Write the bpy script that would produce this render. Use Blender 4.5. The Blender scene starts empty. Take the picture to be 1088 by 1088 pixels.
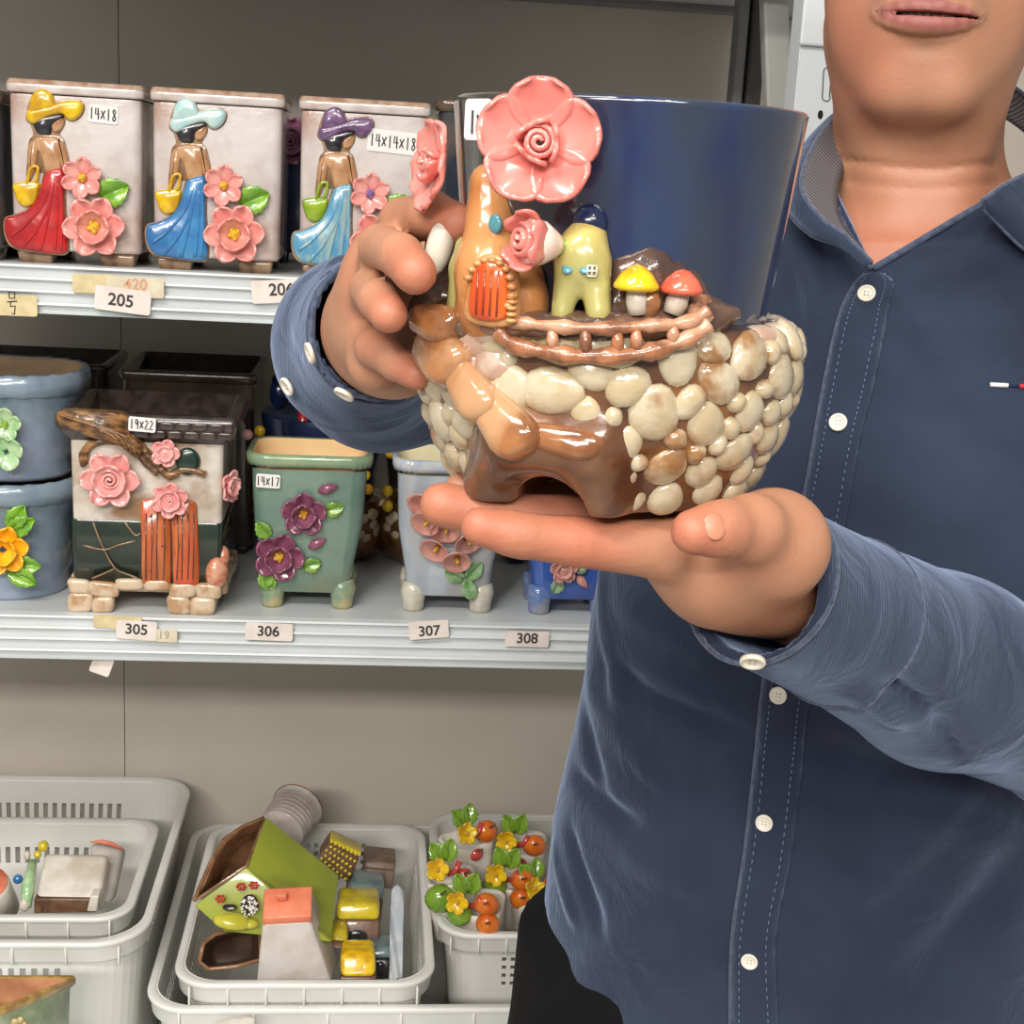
import bpy, bmesh, math, random
import numpy as np
from mathutils import Vector, Matrix
C = bpy.context.scene.collection
PI = math.pi
rnd = random.Random(7)

# ------------------------------------------------------------------ camera
F_PX = 1500.0
psi, th, rho = [math.radians(a) for a in (6.0, 13.2, 3.2)]
CAM = np.array([0, 0, 1.40])
Fw = np.array([math.sin(psi)*math.cos(th), math.cos(psi)*math.cos(th), -math.sin(th)])
R0 = np.array([math.cos(psi), -math.sin(psi), 0.0]); U0 = np.cross(R0, Fw)
Rt = R0*math.cos(rho)+U0*math.sin(rho); Up = U0*math.cos(rho)-R0*math.sin(rho)
def ray(x, y): return Fw+Rt*((x-544)/F_PX)+Up*((544-y)/F_PX)
def P(x, y, d): return CAM+ray(x, y)*d
def PY(x, y, Y): r = ray(x, y); return CAM+r*(Y/r[1])
def PZ(x, y, Z): r = ray(x, y); return CAM+r*((Z-CAM[2])/r[2])

cd = bpy.data.cameras.new('camera'); cam = bpy.data.objects.new('camera', cd); C.objects.link(cam)
cd.sensor_width = 36; cd.lens = 36*F_PX/1088; cd.clip_start = 0.02; cd.clip_end = 50
M4 = Matrix(((Rt[0], Up[0], -Fw[0], CAM[0]), (Rt[1], Up[1], -Fw[1], CAM[1]), (Rt[2], Up[2], -Fw[2], CAM[2]), (0, 0, 0, 1)))
cam.matrix_world = M4
bpy.context.scene.camera = cam

# ------------------------------------------------------------------ materials
def lin(c):
    c = c/255.0
    return c/12.92 if c <= .04045 else ((c+.055)/1.055)**2.4
def col(r, g, b): return (lin(r), lin(g), lin(b), 1)
MATS = {}
def mat(name, c1, c2=None, rough=.5, scale=30, thr=(.4, .6), coat=0, bump=0, bscale=60, metal=0, c3=None, detail=4, sheen=0, sss=0, stretch=None, attr=None, spec=.5, dist=.002):
    """principled material; c1/c2 mixed by object-space noise, c3 a third glaze tone"""
    if name in MATS: return MATS[name]
    m = bpy.data.materials.new(name); m.use_nodes = True; nt = m.node_tree; N = nt.nodes; L = nt.links
    b = N['Principled BSDF']; b.inputs['Roughness'].default_value = rough; b.inputs['Metallic'].default_value = metal
    b.inputs['Specular IOR Level'].default_value = spec
    if coat: b.inputs['Coat Weight'].default_value = coat; b.inputs['Coat Roughness'].default_value = .06
    if sheen: b.inputs['Sheen Weight'].default_value = sheen; b.inputs['Sheen Roughness'].default_value = .5
    if sss:
        b.inputs['Subsurface Weight'].default_value = sss; b.inputs['Subsurface Radius'].default_value = (.012, .004, .002); b.inputs['Subsurface Scale'].default_value = .5
    tc = N.new('ShaderNodeTexCoord'); vec = tc.outputs['Object']
    if stretch:
        mp = N.new('ShaderNodeMapping'); mp.inputs['Scale'].default_value = stretch; L.new(vec, mp.inputs['Vector']); vec = mp.outputs['Vector']
    out = None
    def ramp(src, a, b_, lo, hi):
        r = N.new('ShaderNodeMapRange'); r.inputs['From Min'].default_value = lo; r.inputs['From Max'].default_value = hi; r.clamp = True
        L.new(src, r.inputs['Value'])
        x = N.new('ShaderNodeMix'); x.data_type = 'RGBA'; L.new(r.outputs['Result'], x.inputs['Factor'])
        for v, k in ((a, 6), (b_, 7)):
            if hasattr(v, 'is_linked') or not isinstance(v, tuple): L.new(v, x.inputs[k])
            else: x.inputs[k].default_value = v
        return x.outputs[2]
    if c2 is None: b.inputs['Base Color'].default_value = col(*c1); cur = col(*c1)
    else:
        n = N.new('ShaderNodeTexNoise'); n.inputs['Scale'].default_value = scale; n.inputs['Detail'].default_value = detail; L.new(vec, n.inputs['Vector'])
        cur = ramp(n.outputs['Fac'], col(*c1), col(*c2), *thr)
        if c3:
            n3 = N.new('ShaderNodeTexNoise'); n3.inputs['Scale'].default_value = scale*.45; n3.inputs['Detail'].default_value = 5; L.new(vec, n3.inputs['Vector'])
            cur = ramp(n3.outputs['Fac'], cur, col(*c3), .52, .66)
        L.new(cur, b.inputs['Base Color'])
    if attr:
        for an, ac in attr:
            a = N.new('ShaderNodeAttribute'); a.attribute_name = an
            cur = ramp(a.outputs['Fac'], cur, col(*ac), 0, 1)
        L.new(cur, b.inputs['Base Color'])
    if bump:
        nb = N.new('ShaderNodeTexNoise'); nb.inputs['Scale'].default_value = bscale; nb.inputs['Detail'].default_value = 3; L.new(vec, nb.inputs['Vector'])
        bp = N.new('ShaderNodeBump'); bp.inputs['Strength'].default_value = bump; bp.inputs['Distance'].default_value = dist
        L.new(nb.outputs['Fac'], bp.inputs['Height']); L.new(bp.outputs['Normal'], b.inputs['Normal'])
    MATS[name] = m
    return m
def gl(name, c1, c2=None, **k):      # glazed ceramic
    k.setdefault('rough', .22); k.setdefault('coat', .6); k.setdefault('scale', 45); k.setdefault('bump', .15)
    return mat(name, c1, c2, **k)

# ------------------------------------------------------------------ objects
def thing(name, label, cat, loc, group=None, rotz=0):
    o = bpy.data.objects.new(name, None); C.objects.link(o); o.empty_display_size = .03
    o.location = Vector([float(v) for v in loc]); o.rotation_euler = (0, 0, rotz)
    o['label'] = label; o['category'] = cat
    if group: o['group'] = group
    return o
def origin(o):
    v = Vector((0, 0, 0)); 
    while o is not None: v = v+o.location; o = o.parent
    return v
def add(name, V, Fc, m, parent=None, smooth=True, world=False, label=None, kind=None, mods=None):
    me = bpy.data.meshes.new(name)
    V = np.asarray([tuple(v) for v in V], float) if not isinstance(V, np.ndarray) else V
    if world and parent is not None: V = V-np.array(origin(parent))
    if isinstance(Fc, np.ndarray):
        me.vertices.add(len(V)); me.vertices.foreach_set('co', V.astype(np.float32).ravel())
        me.loops.add(Fc.size); me.loops.foreach_set('vertex_index', Fc.astype(np.int32).ravel())
        me.polygons.add(len(Fc)); me.polygons.foreach_set('loop_start', np.arange(0, Fc.size, Fc.shape[1], dtype=np.int32))
        me.update(calc_edges=True); me.validate()
    else:
        me.from_pydata([tuple(float(c) for c in v) for v in V], [], [tuple(int(i) for i in f) for f in Fc]); me.update()
    if smooth: me.polygons.foreach_set('use_smooth', [True]*len(me.polygons))
    o = bpy.data.objects.new(name, me); C.objects.link(o); o.parent = parent
    for mm in (m if isinstance(m, (list, tuple)) else [m]): me.materials.append(mm)
    if label: o['label'] = label
    if kind: o['kind'] = kind
    return o
def solid(o, t, off=-1):
    s = o.modifiers.new('solid', 'SOLIDIFY'); s.thickness = t; s.offset = off; return o
def subd(o, n=1):
    s = o.modifiers.new('sub', 'SUBSURF'); s.levels = n; s.render_levels = n; return o
def bevel(o, w, n=2):
    s = o.modifiers.new('bev', 'BEVEL'); s.width = w; s.segments = n; s.limit_method = 'ANGLE'; s.angle_limit = .6; s.harden_normals = False; return o
def tag(o, label, cat, group=None):
    o['label'] = label; o['category'] = cat
    if group: o['group'] = group
    return o
def dup(root, loc, label, group=None, rotz=None):
    r = root.copy(); C.objects.link(r); r.location = Vector([float(v) for v in loc]); r['label'] = label
    if rotz is not None: r.rotation_euler = (0, 0, rotz)
    if group: r['group'] = group
    def rec(a, b):
        for ch in list(a.children):
            c = ch.copy(); C.objects.link(c); c.parent = b; rec(ch, c)
    rec(root, r)
    return r

class MB:                              # mesh collector
    def __init__(s): s.V = []; s.F = []
    def put(s, V, F):
        n = len(s.V); s.V += [tuple(float(c) for c in v) for v in V]; s.F += [tuple(i+n for i in f) for f in F]; return s
    def box(s, x0, x1, y0, y1, z0, z1):
        V = [(x, y, z) for x in (x0, x1) for y in (y0, y1) for z in (z0, z1)]
        return s.put(V, [(0, 1, 3, 2), (4, 6, 7, 5), (0, 4, 5, 1), (2, 3, 7, 6), (0, 2, 6, 4), (1, 5, 7, 3)])
    def tube(s, pts, r, n=8, cap=True):
        pts = [Vector([float(c) for c in p]) for p in pts]; rs = r if isinstance(r, (list, tuple)) else [r]*len(pts)
        V = []; F = []; up = None
        for i, p in enumerate(pts):
            t = (pts[min(i+1, len(pts)-1)]-pts[max(i-1, 0)]).normalized()
            if up is None: up = t.orthogonal().normalized()
            up = (up-t*up.dot(t)); up = up.normalized() if up.length > 1e-9 else t.orthogonal().normalized()
            w = t.cross(up)
            for k in range(n):
                a = 2*PI*k/n; V.append(p+(up*math.cos(a)+w*math.sin(a))*rs[i])
        for i in range(len(pts)-1):
            for k in range(n):
                F.append((i*n+k, i*n+(k+1) % n, (i+1)*n+(k+1) % n, (i+1)*n+k))
        if cap:
            F.append(tuple(range(n-1, -1, -1))); F.append(tuple((len(pts)-1)*n+k for k in range(n)))
        return s.put(V, F)
    def ell(s, c, r, rot=None, nu=14, nv=9, jit=0):
        c = Vector([float(q) for q in c]); r = (r, r, r) if isinstance(r, (int, float)) else r; V = []; F = []
        R = rot if rot is not None else Matrix.Identity(3)
        ph = rnd.random()*6
        for j in range(nv+1):
            t = PI*j/nv
            for i in range(nu):
                a = 2*PI*i/nu; k = 1+jit*(math.sin(2*a+ph)*.6+math.sin(3*a+ph*2+t*2)*.5)
                V.append(c+R @ Vector((r[0]*k*math.sin(t)*math.cos(a), r[1]*k*math.sin(t)*math.sin(a), r[2]*math.cos(t))))
        for j in range(nv):
            for i in range(nu):
                F.append((j*nu+i, (j+1)*nu+i, (j+1)*nu+(i+1) % nu, j*nu+(i+1) % nu))
        return s.put(V, F)
    def lathe(s, prof, n=40, c=(0, 0, 0), close=False, sq=None):
        V = []; F = []; m = len(prof)
        for k in range(n):
            a = 2*PI*k/n; ca, sa = math.cos(a), math.sin(a)
            for q in prof:
                V.append((c[0]+q[0]*ca, c[1]+q[0]*sa, c[2]+q[1]))
        for k in range(n):
            for j in range(m-1):
                F.append((k*m+j, ((k+1) % n)*m+j, ((k+1) % n)*m+j+1, k*m+j+1))
        return s.put(V, F)
    def build(s, name, m, parent=None, **k): return add(name, s.V, s.F, m, parent, **k)

def rrect(w, d, r, n=6):              # rounded rectangle outline, counter-clockwise
    pts = []; r = min(r, w/2-1e-4, d/2-1e-4)
    for cx, cy, a0 in ((w/2-r, d/2-r, 0), (-w/2+r, d/2-r, 90), (-w/2+r, -d/2+r, 180), (w/2-r, -d/2+r, 270)):
        for i in range(n+1):
            a = math.radians(a0+90*i/n); pts.append((cx+r*math.cos(a), cy+r*math.sin(a)))
    return pts
def rr_loft(mb, levels, n=6, capb=True, capt=False, wob=None):   # levels: (z, w, d, r)
    rings = []
    for z, w, d, r in levels:
        rings.append([(x, y, z) for x, y in rrect(w, d, r, n)])
    if wob: rings = wob(rings)
    m = len(rings[0]); V = [v for rg in rings for v in rg]; F = []
    for j in range(len(rings)-1):
        for i in range(m): F.append((j*m+i, j*m+(i+1) % m, (j+1)*m+(i+1) % m, (j+1)*m+i))
    if capb: F.append(tuple(range(m-1, -1, -1)))
    if capt: F.append(tuple((len(rings)-1)*m+i for i in range(m)))
    return mb.put(V, F)

def spline(pts, n=6, closed=True):
    p = [np.array(q, float) for q in pts]; out = []; N = len(p)
    for i in range(N if closed else N-1):
        if closed: a, b, c, d = p[(i-1) % N], p[i], p[(i+1) % N], p[(i+2) % N]
        else: a, b, c, d = p[max(i-1, 0)], p[i], p[i+1], p[min(i+2, N-1)]
        for k in range(n):
            t = k/n
            out.append(.5*((2*b)+(-a+c)*t+(2*a-5*b+4*c-d)*t*t+(-a+3*b-3*c+d)*t**3))
    if not closed: out.append(p[-1])
    return out
def puff(mb, poly, h, inset, O, X, Z, N, smooth=4, lift=0.0):
    """puffy relief of a 2D outline; O origin, X/Z in-plane axes, N outward normal"""
    pts = spline(poly, smooth) if smooth else [np.array(q, float) for q in poly]
    A = sum(pts[i][0]*pts[(i+1) % len(pts)][1]-pts[(i+1) % len(pts)][0]*pts[i][1] for i in range(len(pts)))
    if A < 0: pts = pts[::-1]
    n = len(pts); nr = []
    for i in range(n):
        t = pts[(i+1) % n]-pts[i-1]; l = np.hypot(*t)+1e-12; nr.append(np.array((-t[1], t[0]))/l)
    O, X, Z, N = [np.array(v, float) for v in (O, X, Z, N)]
    V = []; F = []
    prof = [(0, -.0015), (0, h*.45+lift), (inset*.35, h*.8+lift), (inset, h+lift)]
    for ins, hh in prof:
        for i in range(n):
            q = pts[i]+nr[i]*ins; V.append(O+X*q[0]+Z*q[1]+N*hh)
    flip = np.dot(np.cross(X, Z), N) < 0
    for j in range(3):
        for i in range(n):
            f = (j*n+i, j*n+(i+1) % n, (j+1)*n+(i+1) % n, (j+1)*n+i); F.append(f[::-1] if flip else f)
    cap = tuple(3*n+i for i in range(n)); F.append(cap[::-1] if flip else cap)
    return mb.put(V, F)

# ------------------------------------------------------------------ flowers and leaves
def frame(N, up=(0, 0, 1)):
    N = Vector([float(c) for c in N]).normalized(); u = Vector([float(c) for c in up]); X = u.cross(N)
    if X.length < 1e-4: X = Vector((1, 0, 0))
    X.normalize(); Z = N.cross(X); return X, Z, N
def petal(mb, O, X, Z, N, ang, L, W, cup=.35, tilt=.25, r0=.12, wave=0, nu=7, nv=7, tip=0, twist=0):
    O = Vector([float(c) for c in O])
    d = X*math.cos(ang)+Z*math.sin(ang); s = N.cross(d)
    V = []; F = []
    for j in range(nv+1):
        t = j/nv; wd = W*(math.sin(PI*min(1, .12+t*.80))**.7 if not tip else math.sin(PI*min(.97, .1+.9*t))**.8)
        if not tip: wd = W*math.sqrt(max(0, 1-((t-.6)/.44)**2)) if t > .6 else W*(.30+.70*math.sin(PI/2*t/.6))
        if j == nv and not tip: wd = W*.42
        for i in range(nu+1):
            u = 2*i/nu-1
            rr = r0*L+t*L*math.cos(tilt) - (0 if tip else .10*L*u*u*t)
            h = L*(math.sin(tilt)*t+cup*(u*u*.45*min(1, t*1.6)+t*t*.5)+wave*math.sin(u*5+ang*3)*t*.1)+twist*u*L*.1
            V.append(O+d*rr+s*(u*wd)+N*h)
    for j in range(nv):
        for i in range(nu): F.append((j*(nu+1)+i, j*(nu+1)+i+1, (j+1)*(nu+1)+i+1, (j+1)*(nu+1)+i))
    return mb.put(V, F)
def spiral(mb, O, X, Z, N, R, turns=2.2, h=.5, n=30):
    O = Vector([float(c) for c in O]); pts = []
    V = []; F = []
    for i in range(n+1):
        t = i/n; a = turns*2*PI*t; r = R*(.12+.88*t); z = R*h*(1.25-.7*t)
        for k, (dr, dz) in enumerate(((0.10*R, -R*.75), (0.02*R, 0), (-.05*R, 0.02*R), (-.10*R, -R*.4))):
            V.append(O+(X*math.cos(a)+Z*math.sin(a))*(r+dr)+N*(z+dz))
    for i in range(n):
        for k in range(3): F.append((i*4+k, (i+1)*4+k, (i+1)*4+k+1, i*4+k+1))
    return mb.put(V, F)
def rose(name, parent, O, N, R, m_pet, m_mid=None, kind='rose', n=5, rot=0, m_leaf=None, thick=.0012, up=(0, 0, 1)):
    """a ceramic flower as one part; returns it"""
    X, Z, Nn = frame(N, up); mb = MB(); O = Vector([float(c) for c in O])-(origin(parent) if parent else Vector((0, 0, 0)))
    if kind == 'big':       # five wide round petals, tight rose heart
        for k in range(n): petal(mb, O, X, Z, Nn, rot+2*PI*k/n, R*.86, R*.52, cup=.30, tilt=.12, r0=.16, nu=9, nv=9)
        for k in range(3): petal(mb, O, X, Z, Nn, rot+.5+2*PI*k/3, R*.26, R*.30, cup=.9, tilt=.9, r0=.5)
        spiral(mb, O+Nn*R*.16, X, Z, Nn, R*.27, 2.3, .8)
    elif kind == 'rose':    # two rings and a spiral heart
        for k in range(n): petal(mb, O+Nn*R*.05*(k%2), X, Z, Nn, rot+2*PI*k/n, R*.86, R*2.15/n, cup=.34, tilt=.12, r0=.15, wave=.25)
        for k in range(n): petal(mb, O+Nn*R*.1, X, Z, Nn, rot+.6+2*PI*k/n, R*.5, R*.40, cup=.55, tilt=.5, r0=.2)
        spiral(mb, O+Nn*R*.18, X, Z, Nn, R*.34, 2.4, .7)
    elif kind == 'open':    # two rings round a contrasting eye
        for k in range(n): petal(mb, O, X, Z, Nn, rot+2*PI*k/n, R*.86, R*2.2/n, cup=.34, tilt=.14, r0=.15, wave=.3)
        for k in range(4): petal(mb, O+Nn*R*.12, X, Z, Nn, rot+.6+2*PI*k/4, R*.44, R*.40, cup=.7, tilt=.6, r0=.3)
    elif kind == 'simple':
        for k in range(n): petal(mb, O, X, Z, Nn, rot+2*PI*k/n, R*.86, R*2.1/n, cup=.34, tilt=.22, r0=.15)
    f = add(name, mb.V, mb.F, m_pet, parent); solid(f, thick*1.6, 0)
    if m_mid:
        c = MB(); r_ = random.Random(3)
        for k in range(9):
            a = 2*PI*k/9; rr = R*(.14 if k % 2 else .06); c.ell(O+(X*math.cos(a)+Z*math.sin(a))*rr+Nn*R*.28, R*.085, nu=6, nv=5)
        c.ell(O+Nn*R*.16, R*.2, nu=8, nv=6)
        c.build('flower_centre', m_mid, f)
    return f
def leaf(name, parent, O, N, d, L, W, m, up=(0, 0, 1)):
    """leaf blade with midrib and toothed edge: d = 2D direction angle in the face plane"""
    X, Z, Nn = frame(N, up); O = Vector([float(c) for c in O])-(origin(parent) if parent else Vector((0, 0, 0)))
    D = X*math.cos(d)+Z*math.sin(d); S = Nn.cross(D); V = []; F = []; nv = 9; us = (-1, -.6, -.12, 0, .12, .6, 1)
    for j in range(nv+1):
        t = j/nv; w = W*.5*math.sin(PI*min(.98, .08+.92*t))**.75*(1+(.16 if j % 2 else -.04))
        for u in us:
            h = L*(.12*abs(u)+.10*math.sin(PI*t)-(.05 if u == 0 else 0)+(.02 if j % 2 else 0)*abs(u))
            V.append(O+D*(t*L)+S*(u*w)+Nn*h)
    n = len(us)
    for j in range(nv):
        for i in range(n-1): F.append((j*n+i, j*n+i+1, (j+1)*n+i+1, (j+1)*n+i))
    o = add(name, V, F, m, parent); solid(o, .0012, 0); return o

# ------------------------------------------------------------------ writing
def text_mesh(name, s, size, O, X, Z, N, m, parent, bold=0.0):
    cu = bpy.data.curves.new('t', 'FONT'); cu.body = s; cu.size = size; cu.align_x = 'CENTER'; cu.align_y = 'CENTER'; cu.offset = bold
    to = bpy.data.objects.new('t', cu); C.objects.link(to)
    dg = bpy.context.evaluated_depsgraph_get(); me = bpy.data.meshes.new_from_object(to.evaluated_get(dg))
    bpy.data.objects.remove(to); me.name = name
    O, X, Z, N = [Vector([float(c) for c in v]) for v in (O, X, Z, N)]
    org = origin(parent)
    for v in me.vertices: c = v.co.copy(); v.co = O+X*c.x+Z*c.y+N*.0004-org
    me.materials.clear(); me.materials.append(m)
    o = bpy.data.objects.new(name, me); C.objects.link(o); o.parent = parent; return o
GL = {'1': [[(.5, 0), (.45, 1)]], '4': [[(.75, 0), (.6, 1), (.6, .6)], [(.15, 1), (.1, .45), (.95, .5)]], 'X': [[(.1, .1), (.9, .85)], [(.1, .8), (.85, .1)]],
      '8': [[(.75, .85), (.45, 1), (.2, .8), (.5, .55), (.8, .25), (.5, 0), (.2, .2), (.5, .5), (.75, .85)]],
      '7': [[(.1, .9), (.9, .95), (.45, 0)]], '9': [[(.8, .85), (.4, 1), (.15, .7), (.5, .5), (.8, .85), (.7, 0)]],
      '2': [[(.15, .8), (.5, 1), (.8, .75), (.1, .05), (.95, .05)]],
      '#': [[(.2, 1), (.8, 1), (.75, .72), (.2, .72), (.2, 1)], [(0, .55), (1, .6)], [(.35, .55), (.3, .35), (.8, .38), (.7, 0), (.45, .05)]]}
def hand(name, s, h, O, X, Z, N, m, parent, r=.0006):
    mb = MB(); w = h*.5; x0 = -w*len(s)/2; org = np.array(origin(parent)); O, X, Z, N = [np.array(v, float) for v in (O, X, Z, N)]
    for i, ch in enumerate(s):
        for st in GL[ch]:
            pts = spline(st, 4, False) if ch in '89' else st
            mb.tube([O+X*(x0+(i+q[0]*.85)*w)+Z*((q[1]-.5)*h)+N*.0004-org for q in pts], r, 5)
    return mb.build(name, m, parent, smooth=False)
def sticker(parent, O, X, Z, N, w, h, m, name='paper_label', t=.0005, label=None):
    O, X, Z, N = [np.array(v, float) for v in (O, X, Z, N)]; mb = MB(); V = []
    for n_ in (0, 1):
        for x, y in rrect(w, h, min(w, h)*.12, 3): V.append(O+X*x+Z*y+N*(t*n_)-np.array(origin(parent)))
    k = len(V)//2; F = [(i, (i+1) % k, k+(i+1) % k, k+i) for i in range(k)]+[tuple(range(k, 2*k))]
    return add(name, V, F, m, parent, smooth=False, label=label)

# ------------------------------------------------------------------ implicit surfaces
class Seg:
    def __init__(s, a, b, ra, rb=None): s.a = np.array(a, float); s.b = np.array(b, float); s.ra = ra; s.rb = ra if rb is None else rb
    def __call__(s, p):
        ba = s.b-s.a; pa = p-s.a; t = np.clip(pa@ba/max(ba@ba, 1e-12), 0, 1)
        return np.linalg.norm(pa-t[:, None]*ba, axis=1)-(s.ra+(s.rb-s.ra)*t)
class Ell:
    def __init__(s, c, r, M=None): s.c = np.array(c, float); s.r = np.array(r if hasattr(r, '__len__') else (r,)*3, float); s.M = None if M is None else np.array(M, float)
    def __call__(s, p):
        q = p-s.c
        if s.M is not None: q = q@s.M          # columns of M = local axes
        k0 = np.linalg.norm(q/s.r, axis=1); k1 = np.linalg.norm(q/(s.r*s.r), axis=1)
        return k0*(k0-1)/np.maximum(k1, 1e-9)
def smin(a, b, k):
    if k <= 0: return np.minimum(a, b)
    h = np.maximum(k-np.abs(a-b), 0)/k
    return np.minimum(a, b)-h*h*k*.25
class U:
    def __init__(s, *items): s.it = list(items)     # (prim, k)
    def add(s, p, k=0): s.it.append((p, k)); return s
    def __call__(s, p, act=None):
        d = None
        for i, (f, k) in enumerate(s.it):
            if act is not None and not act[i]: continue
            v = f(p); d = v if d is None else smin(d, v, k)
        return d
    def active(s, c, rad):
        vals = [float(f(c[None])[0]) for f, k in s.it]; m = min(vals)
        return [v < m+rad+.03 for v in vals], m
def net(shape, lo, hi, h, post=None, nb=20, slack=1.3):
    """surface nets over sparse blocks; post(p,d) edits the distance"""
    lo = np.array(lo, float); dims = np.ceil((np.array(hi)-lo)/h/nb).astype(int)
    half = nb*h*.5*math.sqrt(3); K = 1 << 20
    keys = []; pos = []; quads = []
    g = np.arange(nb+1); GX, GY, GZ = np.meshgrid(g, g, g, indexing='ij')
    for bi in range(dims[0]):
        for bj in range(dims[1]):
            for bk in range(dims[2]):
                b0 = np.array((bi, bj, bk))*nb; c = lo+(b0+nb/2)*h
                act, m = shape.active(c, 2*half)
                if abs(m) > half*slack+.012: 
                    if m > 0 or m < -(half*slack+.03): continue
                p = lo+(np.stack([GX, GY, GZ], -1).reshape(-1, 3)+b0)*h
                d = shape(p, act)
                if post: d = post(p, d)
                if d.min() > 0 or d.max() < 0: continue
                D = d.reshape(nb+1, nb+1, nb+1); s = D < 0
                cnt = np.zeros((nb,)*3); acc = np.zeros((nb, nb, nb, 3)); I = np.stack(np.meshgrid(*[np.arange(nb)]*3, indexing='ij'), -1)
                for ax in range(3):
                    for u in (0, 1):
                        for v in (0, 1):
                            off = [0, 0, 0]; o1, o2 = [a for a in range(3) if a != ax]; off[o1] = u; off[o2] = v
                            sl0 = tuple(slice(off[a], off[a]+nb) for a in range(3)); of2 = list(off); of2[ax] = 1
                            sl1 = tuple(slice(of2[a], of2[a]+nb) for a in range(3))
                            A, B = D[sl0], D[sl1]; x = s[sl0] != s[sl1]
                            if not x.any(): continue
                            t = np.where(x, A/np.where(x, A-B, 1), 0)
                            cnt += x
                            e = np.array(off, float)[None, None, None, :]+np.zeros((nb, nb, nb, 3)); e[..., ax] += t
                            acc += np.where(x[..., None], e, 0)
                q = cnt > 0; gi = I[q]+b0
                keys.append((gi[:, 0]*K+gi[:, 1])*K+gi[:, 2]); pos.append(lo+(gi-I[q]+I[q]*0+0)*0+lo*0+(gi+acc[q]/cnt[q][:, None])*h)
                for ax in range(3):
                    sl1 = tuple(slice(1, nb+1) if a == ax else slice(0, nb) for a in range(3))
                    S0 = s[:nb, :nb, :nb]; S1 = s[sl1]; x = S0 != S1
                    if not x.any(): continue
                    gi = I[x]+b0; o1, o2 = [(1, 2), (2, 0), (0, 1)][ax]
                    e1 = np.zeros(3, int); e1[o1] = 1; e2 = np.zeros(3, int); e2[o2] = 1
                    qs = np.stack([gi-e1-e2, gi-e2, gi, gi-e1], 1)
                    fl = ~S0[x]; qs[fl] = qs[fl][:, ::-1]
                    quads.append((qs[..., 0]*K+qs[..., 1])*K+qs[..., 2])
    keys = np.concatenate(keys); pos = np.concatenate(pos); Q = np.concatenate(quads)
    o = np.argsort(keys); keys = keys[o]; pos = pos[o]
    ix = np.searchsorted(keys, Q); ix = np.clip(ix, 0, len(keys)-1); ok = (keys[ix] == Q).all(1)
    return pos, ix[ok]
# ================================================================== setting
def box_obj(name, x0, x1, y0, y1, z0, z1, m, parent=None, bev=0, **k):
    o = MB().box(x0, x1, y0, y1, z0, z1).build(name, m, parent, smooth=False, **k)
    if bev: bevel(o, bev)
    return o
M_wall = mat('wall_paint', (206, 197, 184), (198, 189, 176), rough=.75, scale=3, bump=.05, bscale=200)
M_floor = mat('floor_tile', (150, 145, 138), (135, 130, 124), rough=.5, scale=4)
M_shelf = mat('white_enamel_metal', (205, 210, 211), (197, 201, 202), rough=.32, scale=8)
M_grey = mat('grey_metal', (128, 128, 128), (118, 118, 118), rough=.45, scale=14)
M_dark = mat('dark_grey_metal', (48, 46, 46), (62, 60, 58), rough=.5, scale=20)
M_upright = mat('white_upright_metal', (222, 226, 228), rough=.35)
w = MB(); w.box(-2.6, -.3356, 1.93, 1.98, 0, 2.6); w.box(-.3344, 2.6, 1.93, 1.98, 0, 2.6); w.box(-2.6, 2.6, 1.937, 1.985, 0, 2.6)
w.build('wall_back', M_wall, smooth=False, kind='structure')
box_obj('floor', -2.6, 2.6, -2.2, 1.98, -.04, 0, M_floor, kind='structure')

# ------------------------------------------------------------------ shelving unit
SZ = {'top': 1.655, 'up': 1.2965, 'mid': .943, 'low': .25}
unit = thing('shelving_unit', 'white metal display shelving against the wall with grooved front rails and numbered paper labels', 'shelf', (0, 1.68, 0))
XL, XR = -1.15, .47
def shelf(z, y0=1.42, XR=XR):
    b = box_obj('shelf_board', XL, XR, y0-1.68+.004, 1.915-1.68, z-.022, z, M_shelf, unit, bev=.002)
    H = .0475; pr = [(0.004, 0)]
    for k in range(4):
        a = -H*(k+.10)/4; c = -H*(k+.90)/4
        pr += [(-.0045 if k < 3 else -.006, a), (-.0052 if k < 3 else -.0068, a-.0022), (-.0008, a-.0045), (-.0002, c)]
    pr += [(-.006, -H), (.004, -H)]
    V = []; n = len(pr)
    for x in (XL, XR): V += [(x, y0-1.68+q[0], z+.0005+q[1]) for q in pr]
    F = [(i, (i+1) % n, n+(i+1) % n, n+i) for i in range(n)]+[tuple(range(n-1, -1, -1)), tuple(range(n, 2*n))]
    r = add('front_rail', V, F, M_shelf, unit, smooth=False, label='grooved white front rail'); return r
rail_up = shelf(SZ['up']); rail_mid = shelf(SZ['mid']); shelf(SZ['low'], 1.12, .36); rail_top = shelf(SZ['top'])
box_obj('rear_beam', XL, .62, 1.88-1.68, 1.915-1.68, 1.625, 1.665, M_grey, unit, bev=.002)
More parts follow.
